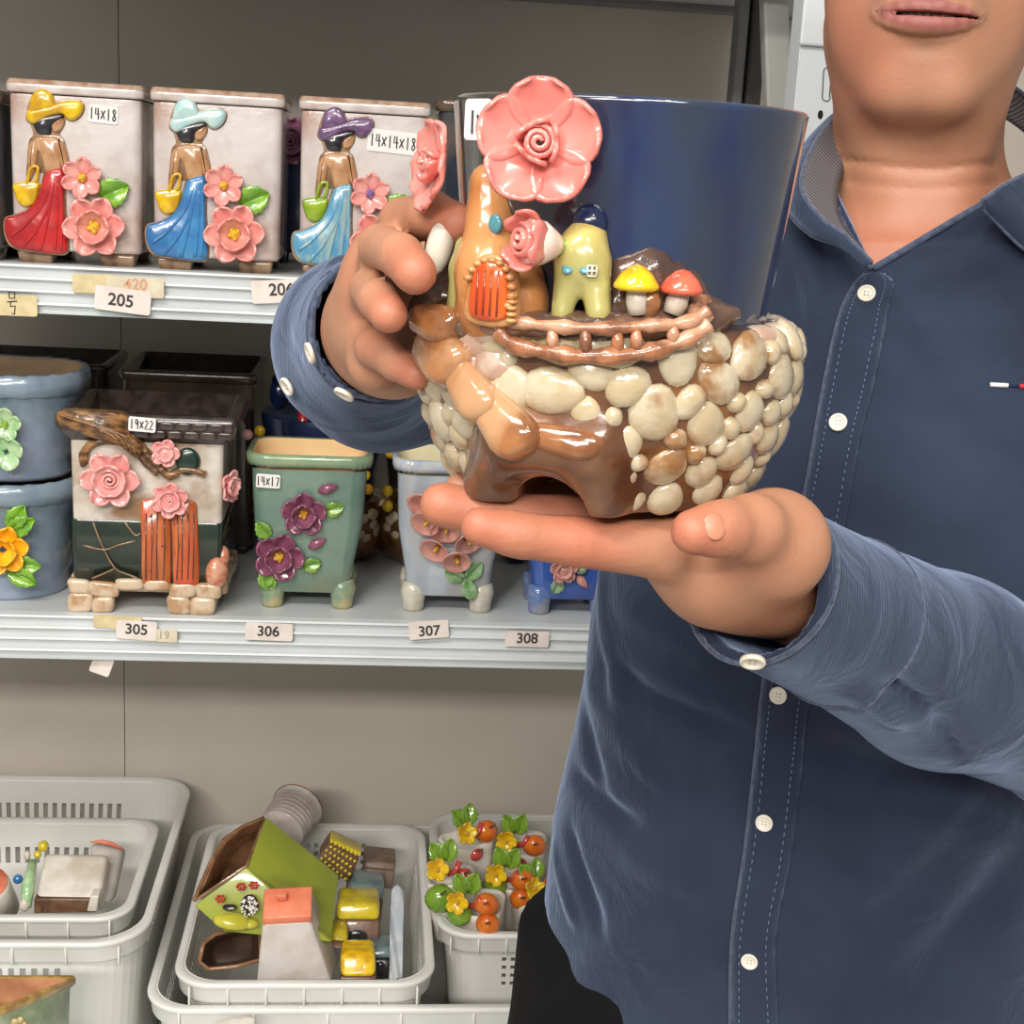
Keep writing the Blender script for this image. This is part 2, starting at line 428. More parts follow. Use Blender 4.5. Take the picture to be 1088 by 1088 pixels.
# right end frame: light strip, dark rear post, tilted grey strut
def post(p0, p1, wx, wy, m, name, label=None):
    p0 = np.array(p0); p1 = np.array(p1); t = (p1-p0)/(p1[2]-p0[2])
    b = p0+t*(0.02-p0[2]); e = p0+t*(2.1-p0[2]); V = []
    for q in (b, e):
        for x, y in rrect(wx, wy, .003, 3): V.append((q[0]+x, q[1]+y-1.68, q[2]))
    n = len(V)//2; F = [(i, (i+1) % n, n+(i+1) % n, n+i) for i in range(n)]+[tuple(range(n-1, -1, -1)), tuple(range(n, 2*n))]
    return add(name, V, F, m, unit, smooth=False, label=label)
def vpost(px, py, Y, wx, wy, m, name, label=None):
    p = PY(px, py, Y); q = p.copy(); q[2] -= .3; return post(p, q, wx, wy, m, name, label)
vpost(784, 60, 1.80, .014, .03, M_grey, 'rear_upright', 'light grey edge of the rear upright')
vpost(800, 60, 1.80, .020, .04, M_dark, 'rear_upright', 'dark rear upright')
post(PY(822, 0, 1.50), PY(825.5, 105, 1.50), .027, .02, mat('pale_strut_metal', (172, 172, 168), rough=.4), 'strut', 'pale grey strut tilted slightly out of plumb')

# ------------------------------------------------------------------ white slotted upright by the man's jaw
pu = PY(884, 60, 1.33)
up = thing('slotted_upright', 'white slotted steel rack post with keyholes behind the man\'s jaw', 'rack post', (pu[0], 1.33, 0))
fr = box_obj('post_face', -.030, .05, -.002, .002, .0, 2.1, M_upright, up, bev=.0006)
box_obj('post_flange', -.031, -.027, 0, .035, .0, 2.1, M_upright, up, bev=.0006)
zz = PY(858, 49, 1.33)[2]
box_obj('beam_bracket', -.0335, .045, -.008, -.0022, zz, zz+.16, M_upright, up, bev=.002)
M_hole = mat('slot_black', (14, 14, 15), rough=.8)
for k in range(12):
    dz = k*.1-.6
    mb = MB(); z0 = PY(871, 122, 1.33)[2]+dz; xx = PY(871, 122, 1.33)[0]-pu[0]
    mb.ell((xx, -.002, z0), (.0026, .0006, .0042)); mb.build('slot', M_hole, up)
    mb = MB(); a = PY(879, 74, 1.33); zz2 = a[2]+dz; xa = a[0]-pu[0]
    ring = [(xa+.004*math.cos(t)+(.001 if math.sin(t) < 0 else 0), -.0022, zz2-.013+(.011 if math.sin(t) > 0 else -.011)+.004*math.sin(t)) for t in np.linspace(0, 2*PI, 17)]
    mb.tube(ring, .0007, 6); xb = xa+.016
    mb.tube([(xb+.007, -.0022, zz2-.012), (xb+.001, -.0022, zz2-.014), (xb-.001, -.0022, zz2-.018), (xb-.002, -.0022, zz2-.03)], .0007, 6)
    mb.build('keyhole', M_grey, up)

# ------------------------------------------------------------------ labels on the rails
M_paper = mat('label_paper', (226, 215, 207), (214, 203, 194), rough=.7, scale=60)
M_tan = mat('old_tape', (214, 197, 152), (196, 180, 138), rough=.7, scale=60)
M_tan2 = mat('pale_tape', (214, 205, 180), (203, 190, 165), rough=.7, scale=60)
M_ink = mat('ink', (52, 50, 50), rough=.8)
M_ink2 = mat('orange_ink', (203, 156, 120), rough=.8)
M_ink3 = mat('pencil', (165, 152, 138), rough=.8)
EX, EZ, EN = np.array((1, 0, 0.)), np.array((0, 0, 1.)), np.array((0, -1, 0.))
def rot(a): a = math.radians(a); return EX*math.cos(a)+EZ*math.sin(a), EZ*math.cos(a)-EX*math.sin(a)
def lab(rail, x0, x1, y0, y1, m, txt=None, ang=0, ty=.0, size=None, ink=M_ink, lift=0, hnd=None, cx=None, h=None, sk=1, bold=.00025):
    Y = 1.42-.0072-lift; c = PY((x0+x1)/2, (y0+y1)/2, Y); w_ = (x1-x0)/1030; h_ = (y1-y0)/1030
    X, Z = rot(ang); s = sticker(rail, c, X, Z, EN, w_, h_, m)
    t = PY(cx[0], cx[1], Y-.0003) if cx else c
    if txt: text_mesh('number', txt, size or .0165, t+EN*.0003, X, Z, EN, ink, s, bold)
    if hnd: hand('writing', hnd, h or .014, t+EN*.0003, X, Z, EN, ink, s)
    return s
lab(rail_up, -40, 36, 313, 334, M_tan, hnd='#', cx=(14, 322), h=.0215)
lab(rail_up, 79, 122, 292, 311, M_tan, ang=1)
lab(rail_up, 116, 172, 295, 315, M_tan2, '420', 0, size=.0150, ink=M_ink2, lift=.0008, cx=(144, 302.5))
lab(rail_up, 103, 158, 307, 331, M_paper, '205', -5, size=.0165, lift=.0016, cx=(128.5, 319.5))
lab(rail_up, 269, 322, 298, 321, M_paper, '206', 5, size=.0165, lift=.0004, cx=(299, 308))
lab(rail_mid, 100, 150, 654, 668, M_tan, ang=-2)
lab(rail_mid, 150, 188, 668, 682, M_tan2, '19', -2, size=.012, ink=M_ink3, lift=.0006, cx=(174, 675), bold=0)
lab(rail_mid, 124, 166, 659, 680, M_paper, '305', -3, size=.0155, lift=.0012, cx=(145, 669))
lab(rail_mid, 261, 311, 661.5, 681, M_paper, '306', -1, size=.0155, cx=(285, 671))
lab(rail_mid, 434, 477, 659, 679, M_paper, '307', 6, size=.0155, lift=.0004, cx=(456, 670.5))
lab(rail_mid, 536, 584, 670, 688, M_paper, '308', 0, size=.0155, cx=(560, 678.5))
c = PY(108, 707, 1.425); X_, Z_ = rot(-20)
hp = sticker(rail_mid, c, X_, Z_, EN, .021, .020, M_paper, t=.0006, label='torn white tape end hanging below the rail')

# ================================================================== planters with the lady
M_wg = gl('white_glaze', (212, 205, 200), (196, 182, 178), scale=28, thr=(.42, .62), c3=(170, 138, 122), bump=.3, bscale=90)
M_wrim = gl('brown_edged_glaze', (190, 165, 146), (160, 122, 96), scale=60, thr=(.4, .6))
M_foot = gl('brown_foot_glaze', (120, 88, 62), (160, 130, 100), scale=90)
M_black = gl('black_glaze', (30, 28, 32), (44, 42, 48), scale=60)
M_skin = gl('relief_skin_glaze', (192, 148, 108), (170, 122, 82), scale=60)
M_pinkf = gl('pink_glaze', (238, 170, 160), (228, 142, 134), scale=70, bump=0)
M_pinkp = gl('pale_pink_glaze', (238, 178, 172), (228, 152, 148), scale=60, bump=0)
M_yel = gl('yellow_glaze', (228, 190, 20), (198, 150, 12), scale=80)
M_leaf = gl('green_leaf_glaze', (132, 182, 52), (100, 152, 44), scale=90)
M_dleaf = gl('moss_leaf_glaze', (112, 158, 92), (150, 180, 140), scale=120)
M_inner = mat('planter_inside', (120, 96, 76), (96, 76, 60), rough=.8, scale=30)
M_stk = mat('white_sticker', (226, 224, 222), rough=.6)
def c1(x, y, Y=1.4275): return PY(x/3.6267, 60+y/3.6267, Y)
S1 = np.array((-.289, 1.4275, SZ['up']))          # base front centre of the first lady planter
def L1(pts): return [(c1(x, y)[0]-S1[0], c1(x, y)[2]-S1[2]) for x, y in pts]
def lady_planter(x, label, hat, skirt, bag, eye, name='lady_planter'):
    t = thing(name, label, 'planter', (x, 1.4905, SZ['up']), 'lady relief planters on the upper shelf')
    f = -.063; O = (0, f, 0)
    mb = MB(); W = .122
    rr_loft(mb, [(.013, W-.004, .124, .008), (.016, W, .126, .009), (.155, W+.001, .127, .009), (.158, W+.0005, .1265, .009)])
    mb.build('body', M_wg, t)
    r = MB(); rr_loft(r, [(.159, W-.006, .12, .006), (.1595, W+.004, .130, .008), (.161, W+.006, .132, .009), (.168, W+.006, .132, .009), (.171, W+.003, .129, .008), (.171, W-.006, .12, .005), (.10, W-.012, .114, .005), (.09, .02, .02, .005)], capb=False, capt=True)
    r.build('rim', M_wg, t)
    e = MB(); rr_loft(e, [(.1675, W+.0065, .1325, .009), (.1718, W+.003, .129, .008), (.1716, W-.007, .119, .005), (.12, W-.0125, .1135, .005)], capb=False); e.build('rim_edge', M_wrim, t, label='brown bare edge of the rim')
    for sx in (-1, 1):
        for sy in (-1, 1):
            fm = MB(); rr_loft(fm, [(0, .030, .024, .003), (.015, .036, .028, .003)], capt=True)
            fo = fm.build('foot', M_foot, t); fo.location = (sx*.040-(.003 if sx > 0 else .001), sy*.045, 0)
    A = (O, EX, EZ, EN)
    def pf(nm, polys, m, h, ins, lift=0, par=t, **k):
        mb = MB()
        for q in polys: puff(mb, L1(q), h, ins, *A, lift=lift)
        return mb.build(nm, m, par, **k)
    # dark outline behind the figure
    pf("figure_outline", [[(118,262),(128,300),(112,325),(105,390),(102,472),(122,476),(140,440),(165,450),(256,440),(269,402),(250,325),(232,300),(252,262),(240,225),(130,240)], [(180,436),(245,428),(257,470),(256,560),(262,650),(264,757),(180,761),(60,742),(20,698),(17,625),(60,607),(108,583),(145,535),(160,478)], [(101,245),(104,205),(114,170),(132,133),(165,120),(198,133),(216,168),(245,167),(302,165),(328,188),(319,227),(290,250),(262,247),(238,227),(185,241),(133,267)]], M_foot, .0012, .0006, label="brown outline of the figure")
    pf('torso', [[(127,325),(150,310),(185,307),(222,315),(238,345),(235,385),(234,445),(180,448),(168,405),(152,370),(132,350)], [(122,325),(138,328),(147,350),(146,390),(138,432),(122,470),(107,468),(112,420),(110,365)], [(224,317),(244,330),(255,365),(266,400),(256,432),(238,420),(226,370)]], M_skin, .004, .0022)
    pf('face', [[(200,268),(215,250),(243,238),(248,258),(236,285),(210,292)]], M_skin, .0042, .002)
    pf('hair', [[(130,262),(150,240),(190,228),(238,220),(248,238),(215,252),(202,272),(196,300),(165,302),(142,290)]], M_black, .0048, .002)
    hb = pf('hat', [[(106,242),(108,208),(150,200),(200,186),(245,172),(300,170),(323,188),(314,224),(288,246),(262,243),(238,222),(185,236),(135,262)], [(118,215),(118,170),(135,138),(165,125),(195,138),(212,172),(214,205),(165,212)]], hat, .0062, .003)
    sk = pf('skirt', [[(186,440),(240,430),(252,470),(250,560),(256,650),(259,752),(180,757),(110,745),(60,737),(25,692),(22,627),(60,612),(110,588),(148,540),(166,480)]], skirt, .0052, .003)
    m2 = MB()
    for a in ([(215,470),(200,560),(150,660),(90,735)], [(225,480),(225,600),(215,745)], [(205,470),(170,570),(100,650),(45,690)], [(238,480),(243,600),(240,745)], [(212,500),(190,620),(160,745)]):
        pts = [(q[0], f-.0042, q[1]) for q in spline(L1(a), 4, False)]; m2.tube(pts, [.0012+.0014*i/len(pts) for i in range(len(pts))], 7)
    m2.build('pleats', skirt, sk)
    bg = pf('bag', [[(57,490),(148,482),(150,520),(136,565),(105,580),(75,566),(58,528)]], bag, .0048, .002)
    m3 = MB(); m3.tube([(q[0], f-.004, q[1]) for q in spline(L1([(108,492),(122,432),(150,428),(140,488)]), 4, False)], .0017, 7); m3.build('bag_handle', bag, bg)
    for (cx, cy, R, n, kd, ro) in ((322, 468, .0205, 6, 'simple', .4), (369, 655, .0305, 6, 'open', .1)):
        q = L1([(cx, cy)])[0]; rose('flower', t, Vector(t.location)+Vector((q[0], f-.003, q[1])), EN, R, M_pinkf, eye, kd, n, ro)
    q = L1([(388, 545)])[0]; leaf('leaf', t, Vector(t.location)+Vector((q[0], f-.002, q[1])), EN, .45, .030, .026, M_leaf)
    return t
M_red = gl('red_glaze', (190, 40, 40), (165, 25, 32), scale=50)
M_blu = gl('sky_blue_glaze', (62, 132, 185), (48, 108, 165), scale=50)
M_blu2 = gl('streaky_blue_glaze', (84, 148, 182), (140, 168, 170), scale=60, stretch=(3, 3, .6), thr=(.45, .6))
M_hat2 = gl('pale_aqua_glaze', (168, 205, 205), (190, 212, 205), scale=60)
M_hat3 = gl('violet_glaze', (122, 92, 130), (96, 68, 104), scale=60)
M_lime = gl('lime_glaze', (150, 178, 40), (120, 150, 30), scale=70)
M_vio = gl('violet_eye_glaze', (110, 82, 150), (150, 120, 180), scale=120)
lp1 = lady_planter(-.289, 'square white planter, relief lady in a yellow sunhat and red skirt, leftmost of its kind', M_yel, M_red, M_yel, M_yel)
lp2 = lady_planter(-.1555, 'square white planter with a relief lady in pale aqua hat and plain blue skirt', M_hat2, M_blu, M_yel, M_yel)
lp3 = lady_planter(-.0145, 'square white planter with a relief lady in violet hat holding a lime green bag', M_hat3, M_blu2, M_lime, M_vio)
for t, x0, x1, y0, y1, s, h in ((lp1, 96, 124, 112, 131, '14X18', .0105), (lp3, 392, 444, 139, 163, '14X14X18', .0115)):
    c = PY((x0+x1)/2, (y0+y1)/2, 1.4265); X, Z = rot(-3.5)
    st = sticker(t, c, X, Z, EN, (x1-x0)/1030, (y1-y0-2)/1030, M_stk, 'size_sticker', label='white sticker with handwritten size')
    hand('writing', s, h, c+EN*.0004, X, Z, EN, M_ink, st)
# plain neighbours on the upper shelf
def plain_planter(name, label, x, y, z, W, D, H, m, m_rim, feet=True, taper=0, grp=None, r=.01, minn=None):
    t = thing(name, label, 'planter', (x, y, z), grp); mb = MB()
    rr_loft(mb, [(.012, W-taper-.004, D-taper-.004, r), (.016, W-taper, D-taper, r), (H-.014, W, D, r), (H-.012, W, D, r)]); mb.build('body', m, t)
    e = MB(); rr_loft(e, [(H-.013, W-.002, D-.002, r), (H-.012, W+.006, D+.006, r), (H-.004, W+.008, D+.008, r), (H, W+.004, D+.004, r), (H, W-.008, D-.008, r), (H-.06, W-.014, D-.014, r), (H-.065, W*.3, D*.3, r)], capb=False, capt=True)
    e.build('rim', m_rim, t)
    for sx in (-1, 1):
        for sy in (-1, 1):
            fm = MB(); rr_loft(fm, [(0, W*.22, W*.2, .003), (.014, W*.27, W*.24, .003)], capt=True); fo = fm.build('foot', m_rim, t)
            fo.location = (sx*(W-taper)*.34, sy*(D-taper)*.34, 0)
    return t
M_slate = gl('slate_glaze', (58, 60, 66), (40, 44, 54), scale=30, c3=(88, 74, 64))
M_dbrim = gl('dark_brown_rim', (96, 76, 60), (58, 46, 40), scale=50)
plain_planter('square_planter', 'dark slate square planter at the upper shelf\'s far left edge, mostly cropped', -.4205, 1.49, SZ['up'], .123, .12, .160, M_slate, M_dbrim)
plain_planter('square_planter', 'dark slate square planter with brown rim just behind the held pot', .117, 1.49, SZ['up'], .118, .12, .178, M_slate, M_dbrim)
M_navy = gl('navy_glaze', (22, 32, 62), (30, 44, 84), scale=20)
pm = plain_planter('square_planter', 'dark planter with mauve rose seen in the gap between the lady planters', -.075, 1.66, SZ['up'], .115, .11, .150, M_navy, M_navy)
M_mauve = gl('mauve_glaze', (160, 104, 128), (130, 78, 104), scale=70, bump=0)
q = PY(309, 150, 1.60); rose('flower', pm, q, (0, -1, 0), .026, M_mauve, None, 'rose', 5)

# ================================================================== middle shelf
ZM = SZ['mid']
# -- 305: house planter
hx = -.2235; HY = 1.4300
house = thing('house_planter', 'square house-shaped planter with orange plank door, dark tiles and pink roses', 'planter', (hx, HY+.072, ZM))
M_cream = gl('cream_wall_glaze', (208, 200, 190), (188, 176, 160), scale=40, c3=(150, 118, 88))
M_bark = gl('bark_glaze', (150, 108, 62), (84, 56, 34), scale=80, thr=(.42, .58), stretch=(1, 1, 2.5), bump=.5, bscale=160)
M_dbrick = gl('dark_brick_glaze', (52, 42, 38), (74, 62, 58), scale=70)
M_tileg = gl('bottle_green_glaze', (36, 50, 40), (28, 40, 34), scale=30, bump=0)
M_vein = gl('tan_grout', (140, 116, 88), (120, 96, 70), scale=60)
M_stone = gl('footstone_glaze', (206, 184, 156), (176, 138, 100), scale=70, thr=(.45, .62))
M_door = gl('plank_glaze', (198, 108, 58), (170, 84, 44), scale=60, stretch=(3, 3, .5), c3=(206, 80, 44))
def hp_(x, y): p = PY(x, y, HY); return (p[0]-hx, p[2]-ZM)
def H3(x, y): p = PY(360*0+x, y, HY); return p
def c3(x, y): return (x/3.2, 360+y/3.2)
def hl(pts): return [hp_(*c3(x, y)) for x, y in pts]
f = -.072; A = ((0, f, 0), EX, EZ, EN)
mb = MB(); rr_loft(mb, [(.026, .148, .144, .006), (.10, .150, .144, .006), (.185, .152, .146, .006)]); mb.build('wall', M_cream, house, label='cream upper wall')
mb = MB(); rr_loft(mb, [(.028, .150, .1465, .006), (.096, .152, .1475, .006), (.098, .150, .146, .006)]); tl = mb.build('tile_band', M_tileg, house, label='dark green tiled lower wall')
mv = MB()
for a in ([(318,622),(345,690),(390,775),(440,800),(470,812)], [(285,700),(355,715),(400,700),(462,685)], [(390,780),(345,800),(315,812)], [(425,620),(460,665),(478,660)]):
    mv.tube([(q[0], f-.0025, q[1]) for q in spline(hl(a), 3, False)], .0011, 6)
mv.build('grout', M_vein, tl)
mb = MB()
def blk(mb, c, r):
    n0 = len(mb.V); mb.ell((0, 0, 0), 1, nu=14, nv=10); j = [rnd.uniform(-.14, .14) for _ in range(3)]
    for i in range(n0, len(mb.V)):
        v = mb.V[i]; q = [math.copysign(abs(t)**.5, t) for t in v]; m = max(1.0, math.hypot(q[0], q[2])/1.18)
        mb.V[i] = (c[0]+r[0]*q[0]/m*1.03+j[0]*r[0]*q[2], c[1]+r[1]*q[1], c[2]+r[2]*q[2]/m*1.05+j[1]*r[2]*q[0])
sb = random.Random(5)
def stone(x, y, z, w_, d_, h_): 
    mb.ell((x, y, z), (w_, d_, h_), nu=12, nv=8, jit=.06)
for (x, z, w_, h_) in ((-.068, .010, .013, .011), (-.047, .008, .012, .009), (-.068, .026, .012, .008), (-.045, .024, .015, .008), (-.022, .031, .012, .006), (.0, .031, .013, .006), (.022, .030, .013, .007), (.038, .009, .013, .010), (.060, .010, .013, .011), (.042, .025, .014, .008), (.064, .027, .012, .008)):
    for y in (f-.001, .060): stone(x, y, z, w_, .010, h_)
for y in (-.05, -.026, 0, .026, .05):
    for sx in (-1, 1): stone(sx*.071, y, .026, .010, .014, .009)
    for sx in (-1, 1):
        if abs(y) > .03: stone(sx*.069, y, .010, .010, .014, .010)
for z, w_ in ((.0, .02),):
    for sx in (-1, 1):
        for sy in (-1, 1): rr_loft(mb, [(0, .036, .03, .006), (.03, .044, .036, .006)], capt=True); 
        
mb2 = MB()
for sx in (-1, 1):
    for sy in (-1, 1):
        m_ = MB(); rr_loft(m_, [(0, .030, .026, .006), (.03, .042, .034, .006)], capt=True); mb2.put([(v[0]+sx*.053, v[1]+sy*.055, v[2]) for v in m_.V], m_.F)
m_ = MB(); rr_loft(m_, [(.022, .146, .140, .006), (.034, .150, .146, .006)], capt=True); mb2.put(m_.V, m_.F)
mb2.build('base', M_stone, house)
mb = MB()
for (x, z, w_, h_) in ((-.068, .010, .013, .011), (-.045, .008, .011, .009), (-.068, .027, .012, .008), (-.044, .025, .015, .008), (-.018, .031, .014, .006), (.010, .031, .014, .006), (.032, .010, .012, .010), (.056, .009, .013, .010), (.036, .026, .014, .008), (.062, .026, .013, .008)):
    for y in (f+.001, .068): blk(mb, (x, y, z), (w_, .007, h_))
for y in (-.05, -.026, 0, .026, .05):
    for sx in (-1, 1): blk(mb, (sx*.073, y, .027), (.007, .014, .009))
mb.build('foundation_stones', M_stone, house)
mb = MB(); mb.ell((.070, f+.003, .045), (.012, .012, .018), jit=.1); mb.ell((.075, f+.01, .060), (.008, .01, .012), jit=.1); mb.build('corner_stone', gl('orange_stone', (190, 110, 76), (214, 160, 130), scale=90), house, label='rusty orange stones on the corner')
# rim
mb = MB(); rr_loft(mb, [(.180, .152, .146, .004), (.190, .172, .160, .004), (.196, .178, .166, .005), (.206, .178, .166, .005), (.209, .172, .160, .005), (.209, .150, .140, .004), (.13, .136, .126, .004), (.12, .03, .03, .004)], capb=False, capt=True)
mb.build('rim', M_dbrick, house, label='dark brown glazed rim')
mb = MB()
for r_, z in enumerate((.1995, .1905)):
    for k in range(6):
        x = -.012+k*.0165+(r_*.008); blk(mb, (x, f-.0105+.001*r_, z), (.0078, .003, .0040))
mb.build('brick_row', M_dbrick, house, label='glossy dark brick courses')
mb = MB()
puff(mb, hl([(205,240),(330,240),(440,255),(450,320),(490,355),(488,375),(470,400),(400,350),(320,330),(250,300),(215,290)]), .009, .0008, *A, lift=.004)
for a, r_ in (([(440,300),(480,360),(530,420),(570,460),(605,455)], .0045), ([(380,320),(450,360),(500,420),(540,455)], .0045), ([(570,470),(600,450),(640,440),(700,460)], .004), ([(290,420),(300,370),(350,345),(420,350)], .004), ([(285,430),(280,390),(310,350)], .003)):
    pts = [(q[0], f-.003, q[1]) for q in spline(hl(a), 4, False)]; mb.tube(pts, r_, 8)
for k in range(9):
    mb.tube([(q[0], f-.0155+.002*(k % 2), q[1]) for q in spline(hl([(215+k*10, 250+k*2), (290+k*18, 275+k*6), (360+k*14, 300+k*11)]), 3, False)], .0012, 5)
mb.build('tree_relief', M_bark, house, label='brown bark relief over the left top corner')
mb = MB(); puff(mb, hl([(480,560),(500,545),(540,540),(578,548),(582,590),(583,700),(582,815),(570,836),(530,838),(495,832),(484,810),(482,700)]), .005, .0009, *A); puff(mb, hl([(584,590),(590,545),(640,545),(668,560),(672,600),(677,700),(680,810),(665,836),(630,838),(600,832),(590,815),(587,700)]), .005, .0009, *A)
dr = mb.build('door', M_door, house, label='orange double plank door')
mb = MB()
for x in (500, 518, 538, 560, 605, 622, 642, 660): mb.tube([(q[0], f-.0052, q[1]) for q in hl([(x, 590), (x+4*math.sin(x), 700), (x-2, 815)])], .0007, 5)
for q in hl([(555, 700), (610, 697), (515, 785), (620, 783), (513, 600)]): mb.ell((q[0], f-.0055, q[1]), .0012, nu=6, nv=5)
mb.build('plank_groove', M_dbrim, dr)
HL = Vector(house.location)
def hflower(x, y, R, kind, m, mm=None, n=5, ro=0, N=EN, dy=-.004, nm='rose'):
    q = hp_(*c3(x, y)); return rose(nm, house, HL+Vector((q[0], f+dy, q[1])), N, R, m, mm, kind, n, ro)
hflower(382, 470, .0305, 'rose', M_pinkp, n=6, dy=-.006); hflower(566, 384, .0150, 'rose', M_pinkp, dy=-.005); hflower(584, 540, .0195, 'rose', M_pinkp, n=6, dy=-.009, ro=.4)
rose('rose', house, HL+Vector((.079, f+.012, .135)), (.9, -.45, 0), .018, M_pinkp, None, 'rose', 5)
q = hl([(640, 415)])[0]; mb = MB(); mb.ell((q[0], f-.003, q[1]), (.0125, .004, .0145), nu=16, jit=.07); mb.build('dark_leaf', gl('dark_leaf_glaze', (30, 52, 42), (20, 40, 34)), house)
c = PY(151, 451, HY-.018); X, Z = rot(-3); st = sticker(house, c, X, Z, EN, .0265, .0145, M_stk, 'size_sticker', label='white sticker with handwritten size'); hand('writing', '19X22', .0095, c+EN*.0004, X, Z, EN, M_ink, st)

# -- flared planters 306, 307, 308
def flared(name, label, xc, W, D, H, wb, m, m_rim, m_in, m_foot, y=1.4400, group=None):
    t = thing(name, label, 'planter', (xc, y+D/2, ZM), group)
    mb = MB(); ft = .020
    rr_loft(mb, [(ft-.002, wb*.86, wb*.72, .010), (ft, wb*.92, wb*.78, .012), (ft+.03, wb*.97, wb*.82, .013), (H*.55, wb+(W-wb)*.42, D-(D-wb*.8)*.5, .016), (H-.017, W-.012, D-.010, .018)], n=7)
    mb.build('body', m, t)
    def wob(rings):
        out = []
        for j, rg in enumerate(rings):
            k = len(rg); a = .0010 if j in (1, 2, 3) else 0
            out.append([(x*(1+0), y_, z+a*math.sin(i*2.1)) for i, (x, y_, z) in enumerate(rg)])
        return out
    e = MB(); rr_loft(e, [(H-.014, W-.014, D-.014, .018), (H-.013, W-.003, D-.003, .022), (H-.008, W, D, .024), (H-.003, W, D, .024), (H, W-.005, D-.005, .023), (H-.001, W-.013, D-.013, .020)], n=16, capb=False, wob=wob)
    e.build('rim', m_rim, t, label='scalloped lip')
    i_ = MB(); rr_loft(i_, [(H-.0012, W-.0125, D-.0125, .020), (H-.010, W-.018, D-.018, .018), (H-.08, W-.035, D-.03, .014), (H-.085, .02, .02, .005)], capb=False, capt=True)
    i_.build('lining', m_in, t, label='unglazed inside')
    for sx in (-1, 1):
        for sy in (-1, 1):
            F_ = U((Seg((0, 0, .022), (0, 0, .004), .011, .0105), 0)); g = MB()
            g.lathe([(0, .034), (.012, .032), (.0150, .022), (.0122, .012), (.0118, .004), (.0105, 0), (0, 0)], 18); fo = g.build('foot', m_foot, t)
            fo.location = (sx*(wb*.37), sy*(wb*.27), 0); fo.rotation_euler = (0, 0, 0)
    return t
M_sage = gl('sage_glaze', (116, 142, 126), (98, 126, 114), scale=18, c3=(134, 142, 112), bump=.2)
M_sagerim = gl('sage_rim_glaze', (140, 156, 118), (120, 146, 116), scale=50)
M_terr = mat('bisque', (226, 190, 140), (214, 176, 126), rough=.8, scale=14)
M_terr2 = mat('pale_bisque', (222, 214, 176), (210, 200, 160), rough=.8, scale=14)
M_pale = gl('pale_blue_glaze', (186, 194, 202), (166, 174, 184), scale=26, stretch=(1.6, 1.6, .5), c3=(176, 172, 168))
M_palerim = gl('pale_blue_rim_glaze', (196, 200, 200), (160, 172, 196), scale=40)
M_cob = gl('cobalt_glaze', (58, 92, 176), (74, 112, 190), scale=22, c3=(46, 72, 150))
M_footg = gl('sage_foot_glaze', (120, 146, 122), (176, 164, 116), scale=50)
M_footc = gl('cream_foot_glaze', (204, 198, 182), (184, 178, 160), scale=50)
M_plum = gl('plum_glaze', (150, 88, 112), (118, 62, 88), scale=60, bump=0)
M_ochre = gl('ochre_eye_glaze', (214, 168, 40), (180, 120, 24), scale=120)
M_green2 = gl('fresh_leaf_glaze', (134, 176, 70), (104, 148, 54), scale=110)
M_coral = gl('coral_glaze', (232, 142, 124), (212, 116, 100), scale=60, bump=0)
M_salmon = gl('salmon_glaze', (222, 166, 152), (204, 138, 126), scale=60, bump=0)
p306 = flared('flared_planter', 'sage green flared planter with plum flowers, above label 306', -.0615, .132, .108, .170, .100, M_sage, M_sagerim, M_terr, M_footg)
p307 = flared('flared_planter', 'pale blue flared planter with pink calla lilies, above label 307', .0885, .128, .104, .169, .098, M_pale, M_palerim, M_terr2, M_footc)
p308 = flared('flared_planter', 'cobalt blue flared planter with coral roses beside the man\'s shirt, above label 308', .2230, .124, .100, .168, .092, M_cob, M_cob, M_terr2, gl('blue_foot_glaze', (96, 122, 176), (150, 150, 150), scale=40))
def fpt(px, py, zref, dy=0):     # point on a flared front: leans outward with height
    z = PY(px, py, 1.455)[2]-ZM; yy = 1.4400+.005+max(0, (.150-z))*.085+dy
    return Vector([float(v) for v in PY(px, py, yy)])
NF = (0, -1, -.08)
for px, py, R, ro in ((323, 545, .0245, .3), (297, 590, .0275, 0)): rose('flower', p306, fpt(px, py, 0, -.002), NF, R, M_plum, M_ochre, 'open', 5, ro)
def bud(parent, p, d, L, R, m, name='bud'):
    p = Vector(p)-origin(parent); d = Vector(d).normalized(); mb = MB(); mb.tube([p, p+d*L*.3, p+d*L*.6, p+d*L*.85, p+d*L], [R*.3, R, R*.9, R*.45, R*.1], 10); return mb.build(name, m, parent)
bud(p306, fpt(338, 522, 0, -.003), (1, -.1, .35), .022, .006, M_plum); bud(p306, fpt(328, 582, 0, -.003), (1, -.1, .6), .021, .006, M_plum)
for px, py, a, L in ((344, 543, .3, .022), (287, 570, 2.3, .021), (322, 602, .3, .02), (286, 605, -1.9, .022), (283, 611, -1.2, .018)): leaf('leaf', p306, fpt(px, py, 0, -.001), NF, a, L, .016, M_green2)
c = fpt(285, 511, 0, -.0035); c.y = 1.4400+.002; X, Z = rot(-2); st = sticker(p306, c, X, Z, EN, .0245, .0145, M_stk, 'size_sticker', label='white sticker with handwritten size'); hand('writing', '14X17', .0095, np.array(c)+EN*.0004, X, Z, EN, M_ink, st)
